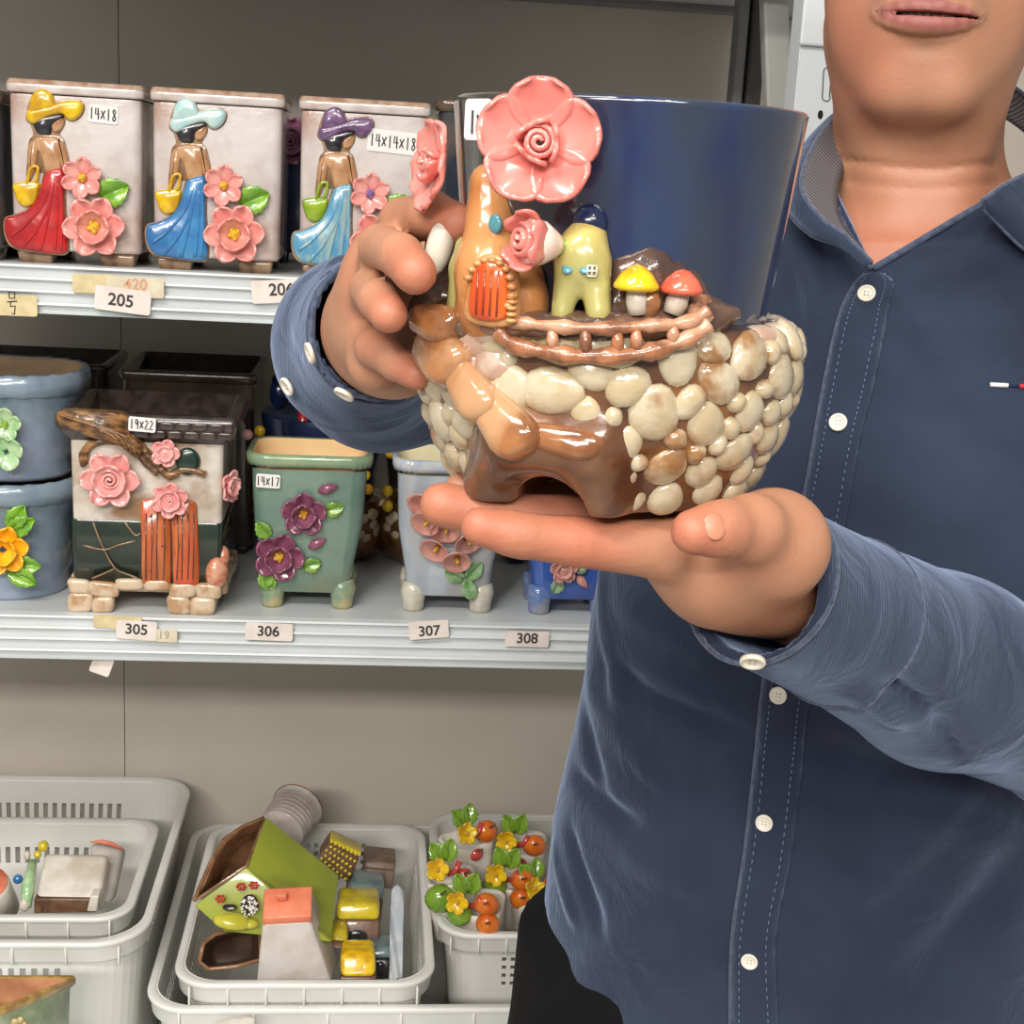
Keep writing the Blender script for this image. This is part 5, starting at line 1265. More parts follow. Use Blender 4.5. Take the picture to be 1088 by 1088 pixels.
# --- torso and shoulders
SHR = P(800, 318, 1.03); SHL = P(1172, 345, .99)           # his right (viewer left), his left
ELR = P(405, 388, .94); WRR = P(408, 350, .720)
ELL_ = P(1155, 770, .86); WRL = P(815, 612, .655)
body.add(Loft(torso_secs), .03)
body.add(Seg(NB+np.array((0, .03, -.02)), SHR+Ld*.02, .052, .05), .05).add(Seg(NB+np.array((0, .03, -.02)), SHL-Ld*.02, .052, .05), .05)
for a_, b_, c__ in ((SHR, ELR, WRR), (SHL, ELL_, WRL)):
    body.add(Seg(a_, b_, .046, .034), .02).add(Seg(b_, c__*.5+b_*.5, .034, .034), .012).add(Seg(c__*.5+b_*.5, c__, .031, .0225 if a_ is SHR else .0255), .012)
# --- his left hand, palm up under the pot: fingers run to the viewer's left
zt0 = HZ0
def W_(px, Y, Z): return WX(px, Y, Z)
def chain(pts, rs, k=.004):
    g = U()
    for i in range(len(pts)-1): g.add(Seg(pts[i], pts[i+1], rs[i], rs[i+1]), k)
    return g
handL = U()
palm = U((Seg(WRL, W_(760, .605, zt0-.036), .0255, .021), 0), (Seg(W_(760, .600, zt0-.034), W_(705, .578, zt0-.0185), .019, .013), .02), (Seg(W_(770, .62, zt0-.034), W_(705, .604, zt0-.019), .019, .0135), .02), (Seg(W_(780, .645, zt0-.034), W_(715, .632, zt0-.0185), .018, .013), .02), (Seg(W_(780, .66, zt0-.036), W_(725, .655, zt0-.020), .018, .012), .02),
         (Seg(WRL+np.array((-.004, -.006, .004)), P(822, 580, .605), .024, .019), .02), (Seg(P(822, 580, .605), W_(760, .59, zt0-.030), .019, .016), .02))
handL.add(palm, 0)
fing = [([W_(705, .576, zt0-.0185), W_(610, .567, zt0-.0135), W_(548, .562, zt0-.0100), W_(510, .560, zt0-.0065)], [.0128, .0105, .0095, .0082]),
        ([W_(708, .602, zt0-.0185), W_(600, .594, zt0-.0110), W_(520, .590, zt0-.0085), W_(470, .588, zt0-.0045)], [.0125, .0108, .0103, .0098]),
        ([W_(712, .630, zt0-.0185), W_(610, .622, zt0-.0110), W_(535, .618, zt0-.0085), W_(492, .616, zt0-.0040)], [.012, .0105, .0095, .0088]),
        ([W_(722, .655, zt0-.0190), W_(640, .650, zt0-.0110), W_(585, .647, zt0-.0080), W_(550, .646, zt0-.004)], [.0115, .009, .008, .0075])]
for p_, r_2 in fing: handL.add(chain(p_, r_2), .0045)
TH = [P(820, 574, .602), P(798, 562, .578), P(765, 562, .562), P(737, 565, .555)]
handL.add(chain(TH, [.0185, .0135, .0108, .0092], .006), .010)
body.add(handL, .006)
# --- his right hand, fingers wrapped round the pot's left side
MC = [P(416, 260, .660), P(403, 288, .668), P(396, 318, .674), P(393, 346, .684)]
handR = U((Seg(WRR, MC[0]+np.array((0, .01, -.004)), .0215, .0135), 0))
handR.add(Seg(WRR, MC[1], .0215, .0135), .02).add(Seg(WRR, MC[2], .0215, .013), .02).add(Seg(WRR, MC[3]*.7+WRR*.3, .021, .0145), .02).add(Seg(WRR+np.array((.01, 0, -.01)), P(400, 385, .665), .02, .014), .02)
handR.add(Seg(WRR, P(430, 330, .72), .022, .016), .02)
FR = [([MC[0], P(428, 236, .628), P(458, 228, .602), P(484, 238, .590)], [.0125, .0112, .0108, .0098]),
      ([MC[1], P(404, 262, .612), P(426, 272, .575), P(441, 290, .558)], [.0125, .0108, .0108, .0102]),
      ([MC[2], P(393, 308, .626), P(402, 320, .592), P(413, 334, .577)], [.0118, .0096, .0092, .0086]),
      ([P(392, 362, .680), P(400, 370, .645), P(422, 386, .618), P(443, 398, .605)], [.0135, .0100, .0086, .0074])]
for i_, (p_, r_2) in enumerate(FR): handR.add(chain(p_, [v*(.93, .86, .93, .93)[i_] for v in r_2], .003), .003)
handR.add(chain([P(425, 335, .72), P(450, 290, .735), P(475, 255, .735)], [.015, .0115, .0095]), .008)
body.add(handR, .006)
CRS = [(p_[i-1], p_[i], p_[i+1], .0007) for p_ in [q_[0] for q_ in fing] for i in range(1, len(p_)-1)]+[(q_[0][1], q_[0][2], q_[0][3], .0006) for q_ in FR[1:]]+[(TH[1], TH[2], TH[3], .0008), (TH[0], TH[1], TH[2], .0006)]
slit = [h3(x, FYC[x], -.02+.012*x*x-.03*x) for x in np.linspace(-3.05, 3.05, 12)]
def skin_post(p, d):
    hq = (p-HD)@HROT
    m = np.full(len(p), 9.0)
    near = np.abs(p-h3(0, 0, 0)).max(1) < .05
    if near.any():
        q = p[near]; mm = np.full(len(q), 9.0)
        for i in range(11):
            w0 = .0007+.0009*(1-((i-5)/5.5)**2)
            for dy in (-.004, -.002, 0, .002, .004, .006): mm = np.minimum(mm, Seg(slit[i]+HYv*dy, slit[i+1]+HYv*dy, w0)(q))
        for i in range(2, 9): mm = np.minimum(mm, Seg(slit[i]+HYv*.009, slit[i+1]+HYv*.009, .0040)(q))
        m[near] = mm
        d = np.maximum(d, -m)
        # crease under the lower lip
    g = np.exp(-((hq[:, 0]/.016)**2+((hq[:, 2]+.0175)/.0055)**2+((hq[:, 1]-.010)/.02)**2)); d = d+.0022*g
    for A_, B_, C_, am in CRS:
        m_ = np.linalg.norm(p-B_, axis=1) < .0125
        if m_.any():
            ax1 = (C_-A_)/np.linalg.norm(C_-A_); e = (p[m_]-B_)@ax1; d[m_] = d[m_]+am*(np.exp(-(e/.0016)**2)+.6*np.exp(-((e-.0042)/.0014)**2))
    # neck folds
    for (zz_, am) in ((-8.4, .0016), (-9.7, .0009)):
        fx = hq[:, 0]; zl = zz_*.01+fx*fx*3.0
        d = d+am*np.exp(-((hq[:, 2]-zl)/.0022)**2)*(np.abs(fx) < .075)*(hq[:, 1] < .08)*(hq[:, 1] > -.02)
    return d
lo = np.minimum.reduce([ELR, WRR, P(300, 200, .5)])-.08; lo[2] = torso_secs[-1][0]-.01
hi = np.array((.62, 1.25, HD[2]+.21))
lo = np.array((min(ELR[0], WRR[0])-.07, .44, torso_secs[-1][0]-.01))
V, F = net(body, lo, hi, .0026, skin_post)
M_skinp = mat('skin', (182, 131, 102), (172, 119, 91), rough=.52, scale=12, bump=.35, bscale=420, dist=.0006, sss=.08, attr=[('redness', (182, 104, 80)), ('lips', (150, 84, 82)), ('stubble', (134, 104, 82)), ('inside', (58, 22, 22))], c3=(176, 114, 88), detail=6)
bo = add('body', V, F, M_skinp, per, world=True)
def refine(o, c, rad, times, f):
    me = o.data; org = np.array(origin(per)); 
    for _ in range(times):
        bm = bmesh.new(); bm.from_mesh(me); cc_ = Vector([float(v) for v in np.array(c)-org])
        fs_ = [g for g in bm.faces if (g.calc_center_median()-cc_).length < rad]; es = list({e for g in fs_ for e in g.edges})
        bmesh.ops.subdivide_edges(bm, edges=es, cuts=1, use_grid_fill=True); bm.to_mesh(me); bm.free()
    n = len(me.vertices); co = np.zeros(n*3); me.vertices.foreach_get('co', co); co = co.reshape(-1, 3)+org
    near = np.linalg.norm(co-c, axis=1) < rad*.97; q = co[near]
    for _ in range(4):
        d = f(q); g = np.stack([f(q+np.eye(3)[i]*3e-4)-f(q-np.eye(3)[i]*3e-4) for i in range(3)], 1)/6e-4; l = np.maximum(np.linalg.norm(g, axis=1), .5)
        q = q-g/(l*l)[:, None]*np.clip(d, -.003, .003)[:, None]*.85
    co[near] = q; me.vertices.foreach_set('co', (co-org).astype(np.float32).ravel()); me.polygons.foreach_set('use_smooth', [True]*len(me.polygons)); me.update(); return co
V = refine(bo, h3(0, .6, -.1), .040, 2, lambda q: skin_post(q, body(q)))
def vattr(o, name, vals): a = o.data.attributes.new(name, 'FLOAT', 'POINT'); a.data.foreach_set('value', np.clip(vals, 0, 1).astype(np.float32))
if True:
    ld = np.full(len(V), 9.)
    nr_ = np.abs(V-HD).max(1) < .045; q = V[nr_]
    q = (q-HD)@HROT; lx = q[:, 0]*100; lz = q[:, 2]*100
    lz = lz-(-.02+.012*lx*lx-.03*lx); t = np.clip(lx/3.15, -1, 1); up_ = .98*(1-t*t)**.65+.08*np.cos(lx*2.2)*(1-t*t)-.04; dn = -1.02*(1-t*t)**.75
    ins = np.minimum(up_-lz, lz-dn); l_ = np.zeros(len(V)); l_[nr_] = np.clip(ins/.22+.3, 0, 1)*(np.abs(lx) < 3.2); vattr(bo, 'lips', l_*.85)
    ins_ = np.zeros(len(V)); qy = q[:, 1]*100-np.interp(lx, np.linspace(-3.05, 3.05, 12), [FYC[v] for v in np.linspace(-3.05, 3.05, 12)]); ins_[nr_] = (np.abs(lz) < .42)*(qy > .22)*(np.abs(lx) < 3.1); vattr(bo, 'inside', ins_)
    red = np.zeros(len(V))
    for pp, w0 in ((FR[1][0][-1], .012), (FR[2][0][-1], .010), (FR[3][0][-1], .010), (FR[0][0][-1], .012), (fing[0][0][-1], .014), (fing[1][0][-1], .014), (TH[-1], .012), (fing[0][0][1], .02)):
        red += np.exp(-((V-pp)**2).sum(1)/w0**2)*.8
    red += .6*np.exp(-((V[:, 2]-(NB[2]-.025))/.05)**2)*(V[:, 1] < NB[1]-.01)*(np.abs(V[:, 0]-NB[0]) < .12)
    vattr(bo, 'redness', red)
    sb_ = np.zeros(len(V)); hv = (V-HD)@HROT; X_ = hv[:, 0]*100; Z_ = hv[:, 2]*100
    for (x, z, wx, wz, am) in ((-3.1, .4, .6, 1.0, .55), (3.1, .4, .6, 1.0, .55), (0, -1.9, 1.0, .5, .35), (0, 1.2, 2.6, .35, .35), (0, -6.2, 4.5, .9, .25)): sb_ += am*np.exp(-((X_-x)/wx)**2-((Z_-z)/wz)**2)
    vattr(bo, 'stubble', sb_*(hv[:, 1] < .07))
# teeth
HROTm = Matrix([[float(v) for v in r] for r in HROT])
mb = MB()
for i, x in enumerate(np.linspace(-1.35, 1.35, 7)):
    mb.ell(h3(x, FY0+.62+.10*x*x, .14), (.0023, .0014, .0036), HROTm, nu=10, nv=7)
mb.build('teeth', mat('tooth_enamel', (206, 196, 178), rough=.3), per, world=True)
# eyes, brows, hair (above the picture edge)
for s in (-1, 1):
    ey = fy(s*3.1, 7.2); mb = MB(); mb.ell(h3(s*3.1, ey+.95, 7.2), (.0150, .0118, .0085), HROTm); e_ = mb.build('eye', mat('eye_white', (230, 226, 220), rough=.2), per, world=True)
    mb = MB(); mb.ell(h3(s*3.1, ey-.17, 7.2), (.0050, .0016, .0050), HROTm); mb.build('iris', mat('iris_brown', (50, 34, 26), rough=.15), e_, world=True)
    mb = MB(); mb.tube(spline([h3(s*1.4, fy(s*1.4, 8.9), 8.9), h3(s*3.2, fy(s*3.2, 9.4), 9.4), h3(s*5.0, fy(s*5.0, 9.0), 9.0)], 4, False), [.0025]*4+[.003]*3+[.0022, .0015], 8); mb.build('eyebrow', mat('hair_black', (26, 22, 20), (38, 32, 30), rough=.6, scale=200), per, world=True)
hair = U((Ell(h3(0, 9.6, 9.6), (.0790, .0925, .090), HROT), 0))
def hair_post(p, d):
    q = (p-HD)@HROT
    return np.maximum(d, np.maximum(.042-q[:, 2]-1.2*np.maximum(0, q[:, 1]-.12), .05-q[:, 1]-1.3*np.maximum(0, q[:, 2]-.11)))
V, F = net(hair, h3(0, 9, 9)-.13, h3(0, 9, 9)+.13, .004, hair_post)
add('hair', V, F, MATS['hair_black'], per, world=True)

# --- shirt
folds = []      # (A, B, width, height) : + raises, - cuts
def fold(a, b, w, h): folds.append((np.array(a), np.array(b), w, h*1.5))
def tf(x, y, back=0): return None
shirt = U((Loft(torso_secs, grow=.009), 0))
shirt.add(Seg(NB+np.array((0, .030, -.020)), SHR+Ld*.02, .0605, .060), .05).add(Seg(NB+np.array((0, .030, -.020)), SHL-Ld*.02, .0605, .060), .05).add(Seg(h3(0, 8.6, -6.0), NB+np.array((.0, .035, -.02)), .060, .071), .03)
shirt.add(Seg(SHR, ELR, .064, .054), .035).add(Seg(ELR, P(384, 366, .82), .053, .050), .02)
shirt.add(Seg(P(384, 364, .82), P(408, 347, .722), .0495, .0375), .012)
shirt.add(Seg(SHL, ELL_, .064, .054), .035)
E1 = P(1000, 712, .765); C1 = P(893, 660, .695); C0 = P(806, 617, .640)
shirt.add(Seg(ELL_, E1, .054, .050), .02).add(Seg(E1, C1, .051, .0412), .015)
shirt.add(Seg(P(1085, 268, .930), P(1170, 340, .95), .046, .056), .03).add(Seg(P(885, 262, .955), P(820, 305, .985), .036, .050), .03)
cuff = Seg(C1, C0, .0425, .0385)
shirt.add(cuff, .0012)
# creases
def on(x, y, d): return P(x, y, d)
fold(on(955, 604, .74), on(1000, 716, .735), .007, .0045); fold(on(1000, 716, .735), on(1050, 815, .76), .008, .004)
fold(on(905, 694, .66), on(985, 745, .70), .006, -.005); fold(on(985, 745, .70), on(1020, 800, .735), .006, -.004)
fold(on(900, 730, .665), on(965, 790, .70), .006, .0035); fold(on(1005, 640, .76), on(1088, 690, .80), .009, .004); fold(on(935, 655, .69), on(1030, 690, .735), .010, -.003)
fold(on(1030, 720, .745), on(1088, 770, .80), .008, -.004)
R0_ = P(300, 320, .82)
fold(P(325, 300, .79), P(312, 370, .80), .006, .004); fold(P(312, 340, .80), P(306, 410, .83), .006, -.004); fold(P(345, 280, .77), P(390, 275, .78), .006, .004); fold(P(340, 430, .80), P(420, 445, .82), .008, .004); fold(P(330, 410, .79), P(400, 430, .79), .005, -.003)
def sfold(x0, y0, x1, y1, w, h): sf.append((x0, y0, x1, y1, w, h*2.6))
sf = []
sfold(930, 330, 1000, 420, .012, -.003); sfold(960, 300, 1088, 260, .010, .003); sfold(945, 420, 1088, 500, .018, -.003); sfold(900, 520, 1040, 560, .02, .003)
sfold(660, 640, 760, 700, .010, .0035); sfold(640, 700, 800, 790, .012, -.0035); sfold(625, 720, 700, 830, .010, .003); sfold(610, 820, 680, 880, .008, -.003); sfold(660, 900, 770, 950, .014, .003)
sfold(590, 900, 610, 980, .006, .003); sfold(605, 880, 640, 990, .007, -.003); sfold(860, 790, 960, 830, .012, -.004); sfold(1030, 830, 900, 960, .014, .003); sfold(1088, 900, 960, 1060, .02, -.003); sfold(700, 960, 600, 1060, .014, .003)
sfold(640, 600, 660, 760, .008, .003); sfold(620, 760, 640, 840, .008, -.003); sfold(850, 260, 870, 330, .008, .003); sfold(835, 300, 850, 420, .008, -.003)
def march(px, py, f, t0=.6, t1=1.3):
    r = ray(px, py); t = t0; best = (9, t)
    for _ in range(90):
        d = float(f((CAM+r*t)[None])[0])
        if d < best[0]: best = (d, t)
        if d < .0003: break
        t += max(d*.8, .0003)
        if t > t1: t = best[1]; break
    return CAM+r*t
torso_only = U((Loft(torso_secs, grow=.009), 0)); torso_only.add(Seg(P(1085, 268, .930), P(1170, 340, .95), .046, .056), .03).add(Seg(P(885, 262, .955), P(820, 305, .985), .036, .050), .03); torso_only.add(Seg(NB+np.array((0, .030, -.020)), SHR+Ld*.02, .0605, .060), .05).add(Seg(NB+np.array((0, .030, -.020)), SHL-Ld*.02, .0605, .060), .05).add(Seg(h3(0, 8.6, -6.0), NB+np.array((.0, .035, -.02)), .060, .071), .03).add(Seg(SHR, ELR, .064, .054), .035).add(Seg(SHL, ELL_, .064, .054), .035)
for x0, y0, x1, y1, w, h in sf:
    a_ = march(x0, y0, torso_only); b_ = march(x1, y1, torso_only)
    if a_ is not None and b_ is not None: folds.append((a_, b_, w, h))
VP = march(928, 286, torso_only)
# sleeve hollows
holL = Seg(C0+(C0-C1)*.4, C1*.6+C0*.4, .0325, .0335); holR = Seg(P(418, 345, .680), P(396, 354, .785), .0325, .038)
dirL = (C0-C1)/np.linalg.norm(C0-C1); cR0 = P(408, 347, .722); dirR = np.array(P(408, 347, .722)-P(384, 364, .82)); dirR /= np.linalg.norm(dirR)
neckvoid = Seg(NB+np.array((0, .03, .03)), NB+np.array((0, .01, .25)), .050, .058)
def disp(p, d):
    for a_, b_, w, h in folds:
        m_ = (np.abs(p-(a_+b_)/2).max(1) < np.linalg.norm(b_-a_)/2+3*w)
        if not m_.any(): continue
        ba = b_-a_; pa = p[m_]-a_; t = np.clip(pa@ba/(ba@ba), 0, 1); r = np.linalg.norm(pa-t[:, None]*ba, axis=1)
        taper = 1-.7*np.abs(2*t-1)**3
        d[m_] = d[m_]-h*np.exp(-(r/w)**2)*taper
    d = d-.0012*np.sin(p[:, 0]*38+p[:, 2]*22+2*np.sin(p[:, 2]*17))*np.sin(p[:, 2]*31-p[:, 0]*19)
    return d
def hem_z(p):
    u = (p[:, 0]-torso_secs[-2][1])*Ld[0]+(p[:, 1]-torso_secs[-2][2])*Ld[1]
    return zh0-.085*(1-np.clip((u/.19)**2, 0, 1))
zh0 = P(560, 990, 1.07)[2]
def shirt_post(p, d):
    d = disp(p, d.copy())
    # openings of the sleeves
    e = (p-C0)@dirL; near = np.linalg.norm(p-C0, axis=1) < .09
    d = np.where(near, np.maximum(d, e-.004-.006*np.sin((p[:, 2]-C0[2])*60)), d)
    d = np.maximum(d, -holL(p))
    e = (p-cR0)@dirR; near = np.linalg.norm(p-cR0, axis=1) < .085
    d = np.where(near, np.maximum(d, e-.004), d)
    d = np.maximum(d, -holR(p))
    # neck opening
    u = (p-VP)@Ld; z = p[:, 2]-VP[2]; k = np.where(u < 0, .62, 1.42); wv = (np.abs(u)-k*z)/np.sqrt(1+k*k); wv = np.maximum(wv, -(p-(NB+np.array((0, .03, 0))))@Fd)
    d = np.maximum(np.maximum(d, -wv), p[:, 2]-(NB[2]+.048)-.25*(p[:, 1]-NB[1]))
    return np.maximum(d, hem_z(p)-p[:, 2])
lo = np.array((min(ELR[0], WRR[0])-.09, .50, hem_z(np.array([[torso_secs[-2][1], torso_secs[-2][2], 0]]))[0]-.02)); hi = np.array((.66, 1.28, NB[2]+.12))
V, F = net(shirt, lo, hi, .0030, shirt_post)
M_shirt = mat('navy_corduroy', (37, 45, 64), (31, 38, 56), rough=.85, scale=9, sheen=.5, spec=.2, c3=(45, 54, 74), detail=5)
M_shirt.node_tree.nodes['Principled BSDF'].inputs['Sheen Tint'].default_value = (.55, .68, 1, 1)
nt = M_shirt.node_tree; N_ = nt.nodes; L_ = nt.links; bsd = N_['Principled BSDF']
tc_ = N_.new('ShaderNodeTexCoord'); wv_ = N_.new('ShaderNodeTexWave'); wv_.inputs['Scale'].default_value = 190; wv_.inputs['Distortion'].default_value = .8; wv_.inputs['Detail Scale'].default_value = 3; wv_.bands_direction = 'X'; L_.new(tc_.outputs['Object'], wv_.inputs['Vector'])
bp_ = N_.new('ShaderNodeBump'); bp_.inputs['Strength'].default_value = .15; bp_.inputs['Distance'].default_value = .0006; L_.new(wv_.outputs['Fac'], bp_.inputs['Height'])
nz_ = N_.new('ShaderNodeTexNoise'); nz_.inputs['Scale'].default_value = 24; nz_.inputs['Detail'].default_value = 4; nz_.inputs['Distortion'].default_value = 1; L_.new(tc_.outputs['Object'], nz_.inputs['Vector'])
bp2 = N_.new('ShaderNodeBump'); bp2.inputs['Strength'].default_value = .5; bp2.inputs['Distance'].default_value = .006; L_.new(nz_.outputs['Fac'], bp2.inputs['Height']); L_.new(bp_.outputs['Normal'], bp2.inputs['Normal']); L_.new(bp2.outputs['Normal'], bsd.inputs['Normal'])
shirt_o = add('shirt', V, F, M_shirt, per, world=True)
M_thread = mat('thread', (96, 110, 140), rough=.9); M_seam = mat('faded_seam', (72, 82, 104), (52, 62, 86), rough=.9, scale=300, sheen=.3)
M_btn = mat('button_white', (226, 220, 206), (214, 206, 190), rough=.3, scale=80)
def surf(x, y, f=None):
    f = f or (lambda p: disp(p, torso_only(p).copy())); return march(x, y, f)
def nrm(p, f):
    e = 5e-4; g = np.array([float(f((p+np.eye(3)[i]*e)[None])[0]-f((p-np.eye(3)[i]*e)[None])[0]) for i in range(3)]); return g/np.linalg.norm(g)
ft = lambda p: disp(p, torso_only(p).copy())
LE = [(918, 292), (906, 305), (891, 339), (875, 412), (863, 481), (851, 544), (838, 600), (822, 660), (811, 727), (803, 803), (792, 900), (778, 997), (776, 1088), (774, 1150)]
RE = [(940, 292), (950, 303), (943, 332), (929, 405), (914, 465), (899, 551), (886, 610), (870, 690), (857, 765), (851, 824), (840, 911), (824, 997), (827, 1088), (826, 1150)]
LE = spline(LE, 7, False); RE = spline(RE, 7, False)
rows = []; V = []; F = []; ok = 0; nc = 6
for i, (a_, b_) in enumerate(zip(LE, RE)):
    row = []
    for j in range(nc):
        t = j/(nc-1); x, y = a_*(1-t)+b_*t; p = surf(x, y)
        if p is None: row = None; break
        n_ = nrm(p, ft); wob_ = .0006*math.sin(i*2.3) if j in (0, nc-1) else 0
        row.append(p+n_*(.0016+wob_+(-.0012 if j in (0, nc-1) else .0004)))
    if row: V += row; rows.append(i)
for i in range(len(rows)-1):
    for j in range(nc-1): F.append((i*nc+j, (i+1)*nc+j, (i+1)*nc+j+1, i*nc+j+1))
pk_ = add('placket', V, F, M_shirt, per, world=True); solid(pk_, .0016, 0)
mbl = MB(); mbs = MB()
e0 = [np.array(V[i*nc])+Fd*.0012 for i in range(len(rows))]; mbl.tube(e0, .0011, 6); mbl.build('placket_edge', M_seam, pk_, world=True)
stt = MB()
for side in (1, nc-2):
    q = [np.array(V[i*nc+side])+Fd*.0014 for i in range(len(rows))]; q = spline(q, 3, False)
    acc = 0; i = 0
    while i < len(q)-1:
        stt.tube([q[i], q[i+1]], .00042, 5); i += 2
stt.build('stitching', M_thread, pk_, world=True, kind='stuff')
def button(x, y, R, f, m=M_btn, par=per, n_=None):
    p = march(x, y, f); 
    if p is None: return
    n2 = nrm(p, f) if n_ is None else n_; X, Z, N = frame(n2); c_ = Vector([float(v) for v in p+n2*.0032])-origin(par); mb = MB()
    pr2 = [(0, .0002), (R*.5, .0002), (R*.66, .0005), (R*.74, .0013), (R*.9, .0015), (R, .0008), (R*.97, -.0008), (0, -.0012)]; V = []; F = []; n = 24; m_ = len(pr2)
    for k in range(n):
        a_ = 2*PI*k/n
        for rr, h in pr2: V.append(c_+(X*math.cos(a_)+Z*math.sin(a_))*rr+N*h)
    for k in range(n):
        for j in range(m_-1): F.append((k*m_+j, k*m_+j+1, ((k+1) % n)*m_+j+1, ((k+1) % n)*m_+j))
    o = add('button', V, F, m, par); mb = MB()
    for sx in (-1, 1):
        for sz in (-1, 1): mb.ell(c_+X*sx*R*.2+Z*sz*R*.2+N*.0003, R*.1, nu=6, nv=4)
    mb.build('button_holes', M_ink3, o); return o
for x, y in ((921, 314), (891, 450), (828, 738), (813, 873), (797, 1019)): button(x, y, .0058, ft)
fs = lambda p: disp(p, shirt(p).copy())
button(800, 696, .0058, fs)
# cuff seams
def ringseam(A, D, r, m_, nm, R=.0009):
    X, Z, N = frame(D); mb = MB(); pts = []
    for a_ in np.linspace(0, 2*PI, 41):
        dirv = np.array(X)*math.cos(a_)+np.array(Z)*math.sin(a_); lo_, hi_ = r*.6, r*1.5
        for _ in range(14):
            mid_ = (lo_+hi_)/2
            if float(fs((A+dirv*mid_)[None])[0]) < 0: lo_ = mid_
            else: hi_ = mid_
        pts.append(A+dirv*(lo_+R*.2))
    mb.tube(pts, R, 6, cap=False); return mb.build(nm, m_, shirt_o, world=True)
ringseam(C1, dirL, .041, M_seam, 'cuff_seam'); ringseam(C0-dirL*.001, dirL, .037, M_seam, 'cuff_edge', .0013)
dR = dirR; ringseam(cR0+dR*.001, dR, .040, M_seam, 'cuff_edge', .0013); ringseam(cR0-dR*.012, dR, .042, M_seam, 'cuff_seam', .0008)
for x, y, a_ in ((336, 373, 1.3), (310, 408, 2.3), (369, 413, 2.5)):
    p = march(x, y, fs)
    if p is not None:
        n2 = nrm(p, fs); o = button(x, y, .0056, fs)
# chest emblem: short bar of white, navy and red thread
for (x0, x1, m_) in ((1052, 1071, mat('white_thread', (230, 228, 224), rough=.8)), (1071, 1083, mat('navy_thread', (20, 30, 66), rough=.8)), (1083, 1094, mat('red_thread', (190, 40, 50), rough=.8))):
    a_ = march(x0, 408.5+(x0-1052)*.05, ft); b_ = march(x1, 408.5+(x1-1052)*.05, ft)
    if a_ is not None and b_ is not None: mb = MB(); mb.tube([a_+Fd*.0006, b_+Fd*.0006], .0014 if m_.name[0] != 'n' else .0010, 8); mb.build('chest_emblem', m_, shirt_o, world=True)
# neckline edges
mb = MB(); ed = []
for x, y in ((928, 285), (960, 266), (1000, 242), (1043, 217), (1065, 204)):
    p = march(x, y, ft); ed.append(p+Fd*.0008)
mb.tube(spline(ed, 5, False), .0022, 8); mb.build('neck_edge', M_seam, shirt_o, world=True)
mb = MB(); ed = []
for x, y in ((926, 286), (912, 264), (900, 246), (890, 222)):
    p = march(x, y, ft); ed.append(p+Fd*.0006)
mb.tube(spline(ed, 5, False), .0018, 8); mb.build('neck_edge', M_seam, shirt_o, world=True)
# --- collar: inner band, fold line, outer leaf
Bl = [(927, 281, .868), (908, 257, .880), (893, 235, .893), (889, 212, .915), (893, 188, .94), (905, 160, .97), (930, 130, 1.01), (985, 112, 1.05), (1050, 118, 1.04), (1098, 150, .985), (1112, 180, .935), (1098, 196, .900), (1066, 204, .880), (1044, 217, .872)]
Fl = [(926, 279, .862), (897, 250, .872), (872, 232, .880), (852, 202, .895), (858, 168, .925), (880, 132, .965), (915, 100, 1.01), (985, 76, 1.055), (1060, 84, 1.04), (1108, 120, .985), (1124, 160, .925), (1104, 178, .890), (1072, 194, .870), (1043, 214, .862)]
Ol = [(922, 284, .866), (893, 262, .878), (862, 250, .888), (838, 224, .910), (838, 186, .945), (862, 150, .985), (905, 124, 1.03), (985, 104, 1.08), (1075, 110, 1.07), (1135, 150, 1.01), (1160, 215, .940), (1130, 280, .893), (1090, 266, .874), (1046, 222, .864)]
def crv(L_): return spline([P(*q) for q in L_], 5, False)
b_, f_, o_ = crv(Bl), crv(Fl), crv(Ol); n = len(b_)
M_collar_in = mat('striped_lining', (96, 94, 98), (84, 82, 88), rough=.85, scale=60)
nt = M_collar_in.node_tree; wv2 = nt.nodes.new('ShaderNodeTexWave'); wv2.inputs['Scale'].default_value = 95; wv2.bands_direction = 'DIAGONAL'; tcc = nt.nodes.new('ShaderNodeTexCoord'); nt.links.new(tcc.outputs['Object'], wv2.inputs['Vector'])
mxx = nt.nodes.new('ShaderNodeMix'); mxx.data_type = 'RGBA'; nt.links.new(wv2.outputs['Fac'], mxx.inputs['Factor']); mxx.inputs[6].default_value = col(60, 58, 66); mxx.inputs[7].default_value = col(122, 118, 120); nt.links.new(mxx.outputs[2], nt.nodes['Principled BSDF'].inputs['Base Color'])
def ruled(name, A_, B_, m_, bulge, par, t=.0016):
    V = []; F = []; nv = 6
    cen = NB+np.array((0, .02, 0))
    for i in range(n):
        for j in range(nv+1):
            k = j/nv; p = A_[i]*(1-k)+B_[i]*k; out = p-cen; out[2] = 0; out /= max(np.linalg.norm(out), 1e-6); V.append(p+out*bulge*math.sin(PI*k))
    for i in range(n-1):
        for j in range(nv): F.append((i*(nv+1)+j, i*(nv+1)+j+1, (i+1)*(nv+1)+j+1, (i+1)*(nv+1)+j))
    o = add(name, V, F, m_, par, world=True); solid(o, t, 0); return o
cb_ = ruled('collar', f_, o_, M_shirt, .004, per); ruled('collar_band', b_, f_, M_collar_in, .002, cb_)
mb = MB(); mb.tube(o_, .0012, 6); mb.build('collar_edge', M_seam, cb_, world=True)
mb = MB(); mb.tube(f_, .0016, 6); mb.build('collar_fold', M_seam, cb_, world=True)
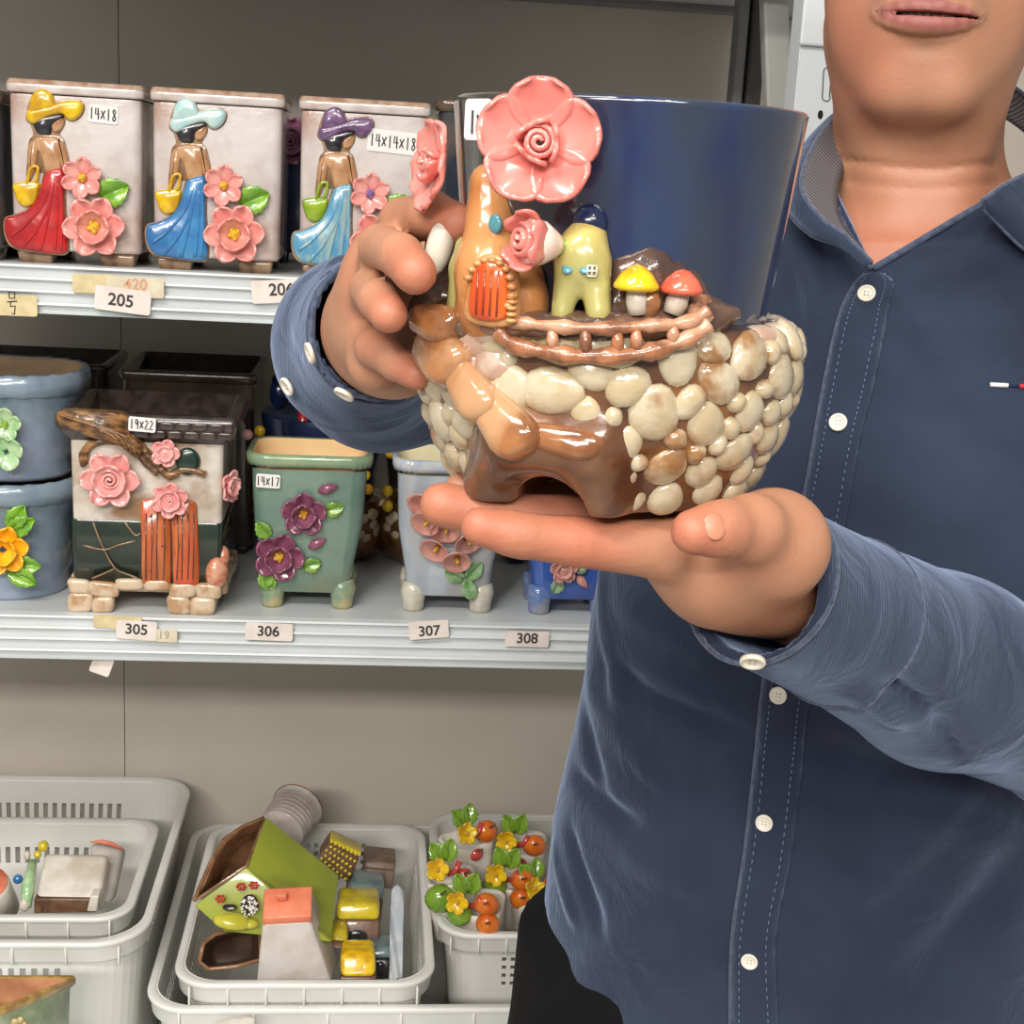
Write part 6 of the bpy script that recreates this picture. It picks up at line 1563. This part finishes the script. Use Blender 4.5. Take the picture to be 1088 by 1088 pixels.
# --- finger and thumb nails
M_nail = mat('nail', (178, 118, 92), (184, 124, 98), rough=.35, scale=60)
fb = lambda p: body(p)
p = march(760, 559, fb, .4); n2 = nrm(p, fb); X, Z, N = frame(n2); ax_ = (TH[-1]-TH[-2]); ax_ /= np.linalg.norm(ax_); ax_ = Vector(list(ax_)); ax_ = (ax_-N*ax_.dot(N)).normalized(); sd = N.cross(ax_)
mb = MB(); mb.ell(np.array(p)-n2*.0008, (.0048, .0056, .0011), Matrix((ax_, sd, N)).transposed(), 18, 10); mb.build('thumbnail', M_nail, bo, world=True)
# --- trousers and shoes
M_black_c = mat('black_cloth', (9, 9, 11), (12, 12, 14), rough=.9, scale=60, bump=.3, spec=.2)
hc = P(800, 1010, 1.10); gz = hc[2]
tr = U((Loft([(gz+.06, hc[0]+.02, hc[1], .150, .112), (gz-.0, hc[0]+.0, hc[1], .186, .124), (gz-.12, hc[0], hc[1], .19, .125), (gz-.2, hc[0], hc[1], .17, .11)]), 0))
for s in (-1, 1):
    hp0 = np.array((hc[0], hc[1], gz-.14))+Ld*s*.088; kn = hp0+Ld*s*.02+Fd*.02; kn[2] = .47; an = kn+Ld*s*.01-Fd*.01; an[2] = .09
    tr.add(Seg(hp0, kn, .092, .066), .03).add(Seg(kn, an, .066, .056), .02)
V, F = net(tr, (hc[0]-.35, hc[1]-.3, .03), (hc[0]+.35, hc[1]+.3, gz+.07), .006, lambda p, d: np.maximum(np.maximum(d, .045-p[:, 2]), p[:, 2]-gz-.05))
add('trousers', V, F, M_black_c, per, world=True)
for s in (-1, 1):
    c_ = np.array((hc[0], hc[1], 0))+Ld*s*.118+Fd*.03; g = U((Seg(c_+Zd*.05-Fd*.05, c_+Zd*.042+Fd*.11, .042, .038), 0), (Seg(c_+Zd*.05-Fd*.05, c_+Zd*.1-Fd*.05, .042, .04), .02))
    V, F = net(g, c_-np.array((.2, .2, 0))-Zd*.01, c_+np.array((.2, .2, .16)), .005, lambda p, d: np.maximum(d, .0-p[:, 2]))
    add('shoe', V, F, mat('shoe_black', (30, 28, 28), rough=.4), per, world=True)
# ================================================================== light
sc = bpy.context.scene
wd = bpy.data.worlds.new('world'); sc.world = wd; wd.use_nodes = True
wd.node_tree.nodes['Background'].inputs['Color'].default_value = (1, .97, .94, 1); wd.node_tree.nodes['Background'].inputs['Strength'].default_value = .36
def area(x, y, z, sx, sy, e, colr=(1, .96, .90)):
    l = bpy.data.lights.new('ceiling_panel', 'AREA'); l.shape = 'RECTANGLE'; l.size = sx; l.size_y = sy; l.energy = e; l.color = colr
    o = bpy.data.objects.new('ceiling_panel_light', l); C.objects.link(o); o.location = (x, y, z); return o
area(-.9, -.4, 2.75, 1.2, .3, 44); area(.5, -1.5, 2.6, 1.2, .5, 50); area(-.8, -2.0, 2.45, 1.6, .5, 165)
for x, y in ((-.3, -.2), (.5, -.6), (-1.2, .2)):
    l = bpy.data.lights.new('downlight', 'SPOT'); l.energy = 14; l.shadow_soft_size = .05; l.spot_size = 1.9; l.spot_blend = .6; l.color = (1, .95, .88)
    o = bpy.data.objects.new('downlight', l); C.objects.link(o); o.location = (x, y, 2.7)
    d = Vector((.1, 1.2, 1.1))-o.location; o.rotation_euler = d.to_track_quat('-Z', 'Y').to_euler()
sc.view_settings.view_transform = 'Standard'; sc.view_settings.look = 'None'; sc.view_settings.gamma = 1; sc.view_settings.use_curve_mapping = False
sc.view_settings.exposure = 0.0
